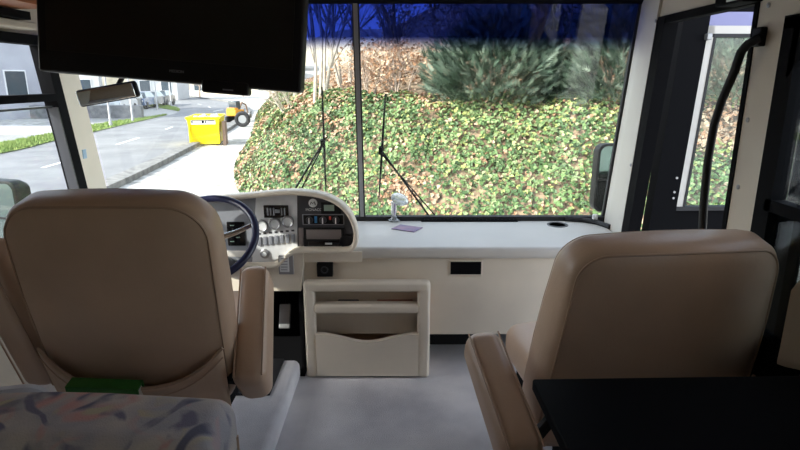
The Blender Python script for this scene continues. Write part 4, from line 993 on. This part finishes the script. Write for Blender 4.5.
# overhead locker on the left
lk = thing('overhead_locker', 'reddish wooden overhead locker above the left window', 'locker', (XL + .15, 1.2, 1.6))
m = MB(); m.box((XL + .003, -.4, 1.625), (XL + .26, 2.30, ZT - .003)); m.build('carcass', M['wood'], lk, smooth=False)
m = MB(); m.box((XL + .26, .9, 1.64), (XL + .275, 2.28, ZT - .02)); m.box((XL + .26, -.38, 1.64), (XL + .275, .88, ZT - .02)); m.build('locker_door', M['wood'], lk, smooth=False)
m = MB(); m.rbox((XL + .05, 1.2, 1.572), (.045, 1.22, .0145), .006); tag(m.build('trim_8', M['cream2']), kind='structure')
m = MB(); m.box((XL + .003, -.4, 1.59), (XL + .12, 2.35, 1.62)); m.build('light_pelmet', M['matblack'], lk, smooth=False)

# wipers
def wiper(label, top, bot, piv, elbow, piv2=None):
    o = thing('windscreen_wiper', label, 'wiper', tuple(aW(*bot, .05)), 'windscreen wipers')
    a, b = aW(*top, .03), aW(*bot, .03); MB().tube([a, a.lerp(b, .5), b], [.004, .007, .004], 6).build('wiper_blade', M['black'], o)
    e = aW(*elbow, .055); e2 = aW(elbow[0] + (1.5 if piv[0] > elbow[0] else -1.5), elbow[1] + 5, .055)
    MB().tube([aW(piv[0], piv[1], .06), e], .006, 6).build('wiper_arm', M['black'], o)
    MB().tube([aW(piv[0] + 7, piv[1], .06), e2], .004, 6).build('wiper_arm', M['black'], o)
    MB().rbox(tuple(e + Vector((0, -.01, 0))), (.012, .012, .022), .006).build('blade_clip', M['black'], o)
wiper('windscreen wiper left of the divider, above the instrument hood', (322, 87), (326, 194), (291, 196), (323, 143))
wiper('windscreen wiper right of the divider, its arm sloping to the right', (385.5, 94), (379, 197), (432, 220), (381, 150))
# exterior mirrors
def ext_mirror(label, c, hw, hh, rz, arm):
    o = thing('exterior_mirror', label, 'mirror', tuple(c), 'exterior mirrors'); X = T(*c) @ R(rz, 'Z')
    MB().pillow(hw, hh, .05, [(.05, .10), (.02, .09), (.0, .05), (0, -.01), (.006, -.016)], X=X).build('housing', M['black'], o)
    MB().pillow(hw - .012, hh - .012, .042, [(0, -.019), (0, -.0165)], X=X).build('mirror_glass', M['extmirror'], o)
    MB().box((-hw + .01, -.0205, -.012), (hw - .01, -.0165, .0), X=X).build('mirror_divider', M['black'], o, smooth=False)
    MB().tube([Vector(c) + Vector(v) for v in arm], .016, 8).build('arm', M['black'], o)
c = aY(609, 178, 3.25); ext_mirror('black exterior mirror past the right end of the windscreen', c, .085, .20, 6, [(0, .03, -.18), (.0, -.02, -.32), (-.09, -.36, -.42)])
c = aY(2, 216, 2.85); ext_mirror('exterior mirror seen low through the left side window', c, .135, .19, -16, [(0, .03, -.17), (.1, .03, -.28), (.42, .02, -.34)])
p = aY(595, 217, 2.90); MB().rbox(tuple(p), (.014, .01, .016), .008).build('trim_9', M['white'])['kind'] = 'structure'

# phone holder and card on the dash
p = aZ(394, 221, .617); ph = thing('phone_holder', 'clear suction phone holder standing on the dashboard beside the divider', 'phone holder', tuple(p))
MB().lathe([(.030, 0), (.032, .006), (.018, .016), (.014, .03)], 20, X=T(p.x, p.y, .617)).build('suction_foot', M['acrylic'], ph)
MB().lathe([(.013, 0), (.016, .03), (.015, .075), (.020, .085)], 16, X=T(p.x, p.y, .64) @ R(0, 'X')).build('stem', M['chrome'], ph)
MB().lathe([(.012, -.01), (.044, -.004), (.050, .004), (.044, .012), (.02, .018)], 24, X=T(p.x + .030, p.y, .735) @ R(28, 'X') @ R(18, 'Y')).build('cradle', M['acrylic'], ph)
p = aZ(407, 228.5, .617); tag(MB().rbox((0, 0, .0), (.066, .050, .0015), .001, X=T(p.x, p.y, .6185) @ R(-28, 'Z')).build('printed_card', M['card']), 'small purple printed card lying on the dashboard below the phone holder', 'card')

# curtain on the right window
m = MB(); nz, ny = 40, 30; vs = []
for j in range(nz + 1):
    z = 1.56 - (1.56 - .62) * j / nz
    ye = 1.28 + .24 * min(1, (z - 1.0) / .45) ** .8 if z > 1.0 else 1.28 + .10 * min(1, (1.0 - z) / .16) ** 1.1
    y0 = .95
    for i in range(ny + 1):
        t = i / ny; y = y0 + (ye - y0) * t; pinch = 1 if abs(z - 1.0) > .15 else .5
        vs.append((XR - .065 + .024 * pinch * sin(t * 30 + z * 1.5) + .01*sin(t*9), y, z))
k = ny + 1; m.add(vs, [(j*k+i, j*k+i+1, (j+1)*k+i+1, (j+1)*k+i) for j in range(nz) for i in range(ny)])
cu = thing('curtain', 'beige gathered curtain at the right side window', 'curtain', (XR - .06, 1.2, 1.56)); o = m.build('curtain_cloth', M['curtain'], cu); so = o.modifiers.new('t', 'SOLIDIFY'); so.thickness = .003
MB().tube([(XR - .065, .4, 1.57), (XR - .065, 1.50, 1.57)], .008, 8).build('curtain_rail', M['cream2'], cu)
# blue sticker on left pillar
p = aX(84.5, 154, XL + .058); MB().rbox((p.x, p.y, p.z), (.002, .016, .022), .0015).build('trim_10', mat('pale blue sticker', (.35, .5, .65), .5))['kind'] = 'structure'
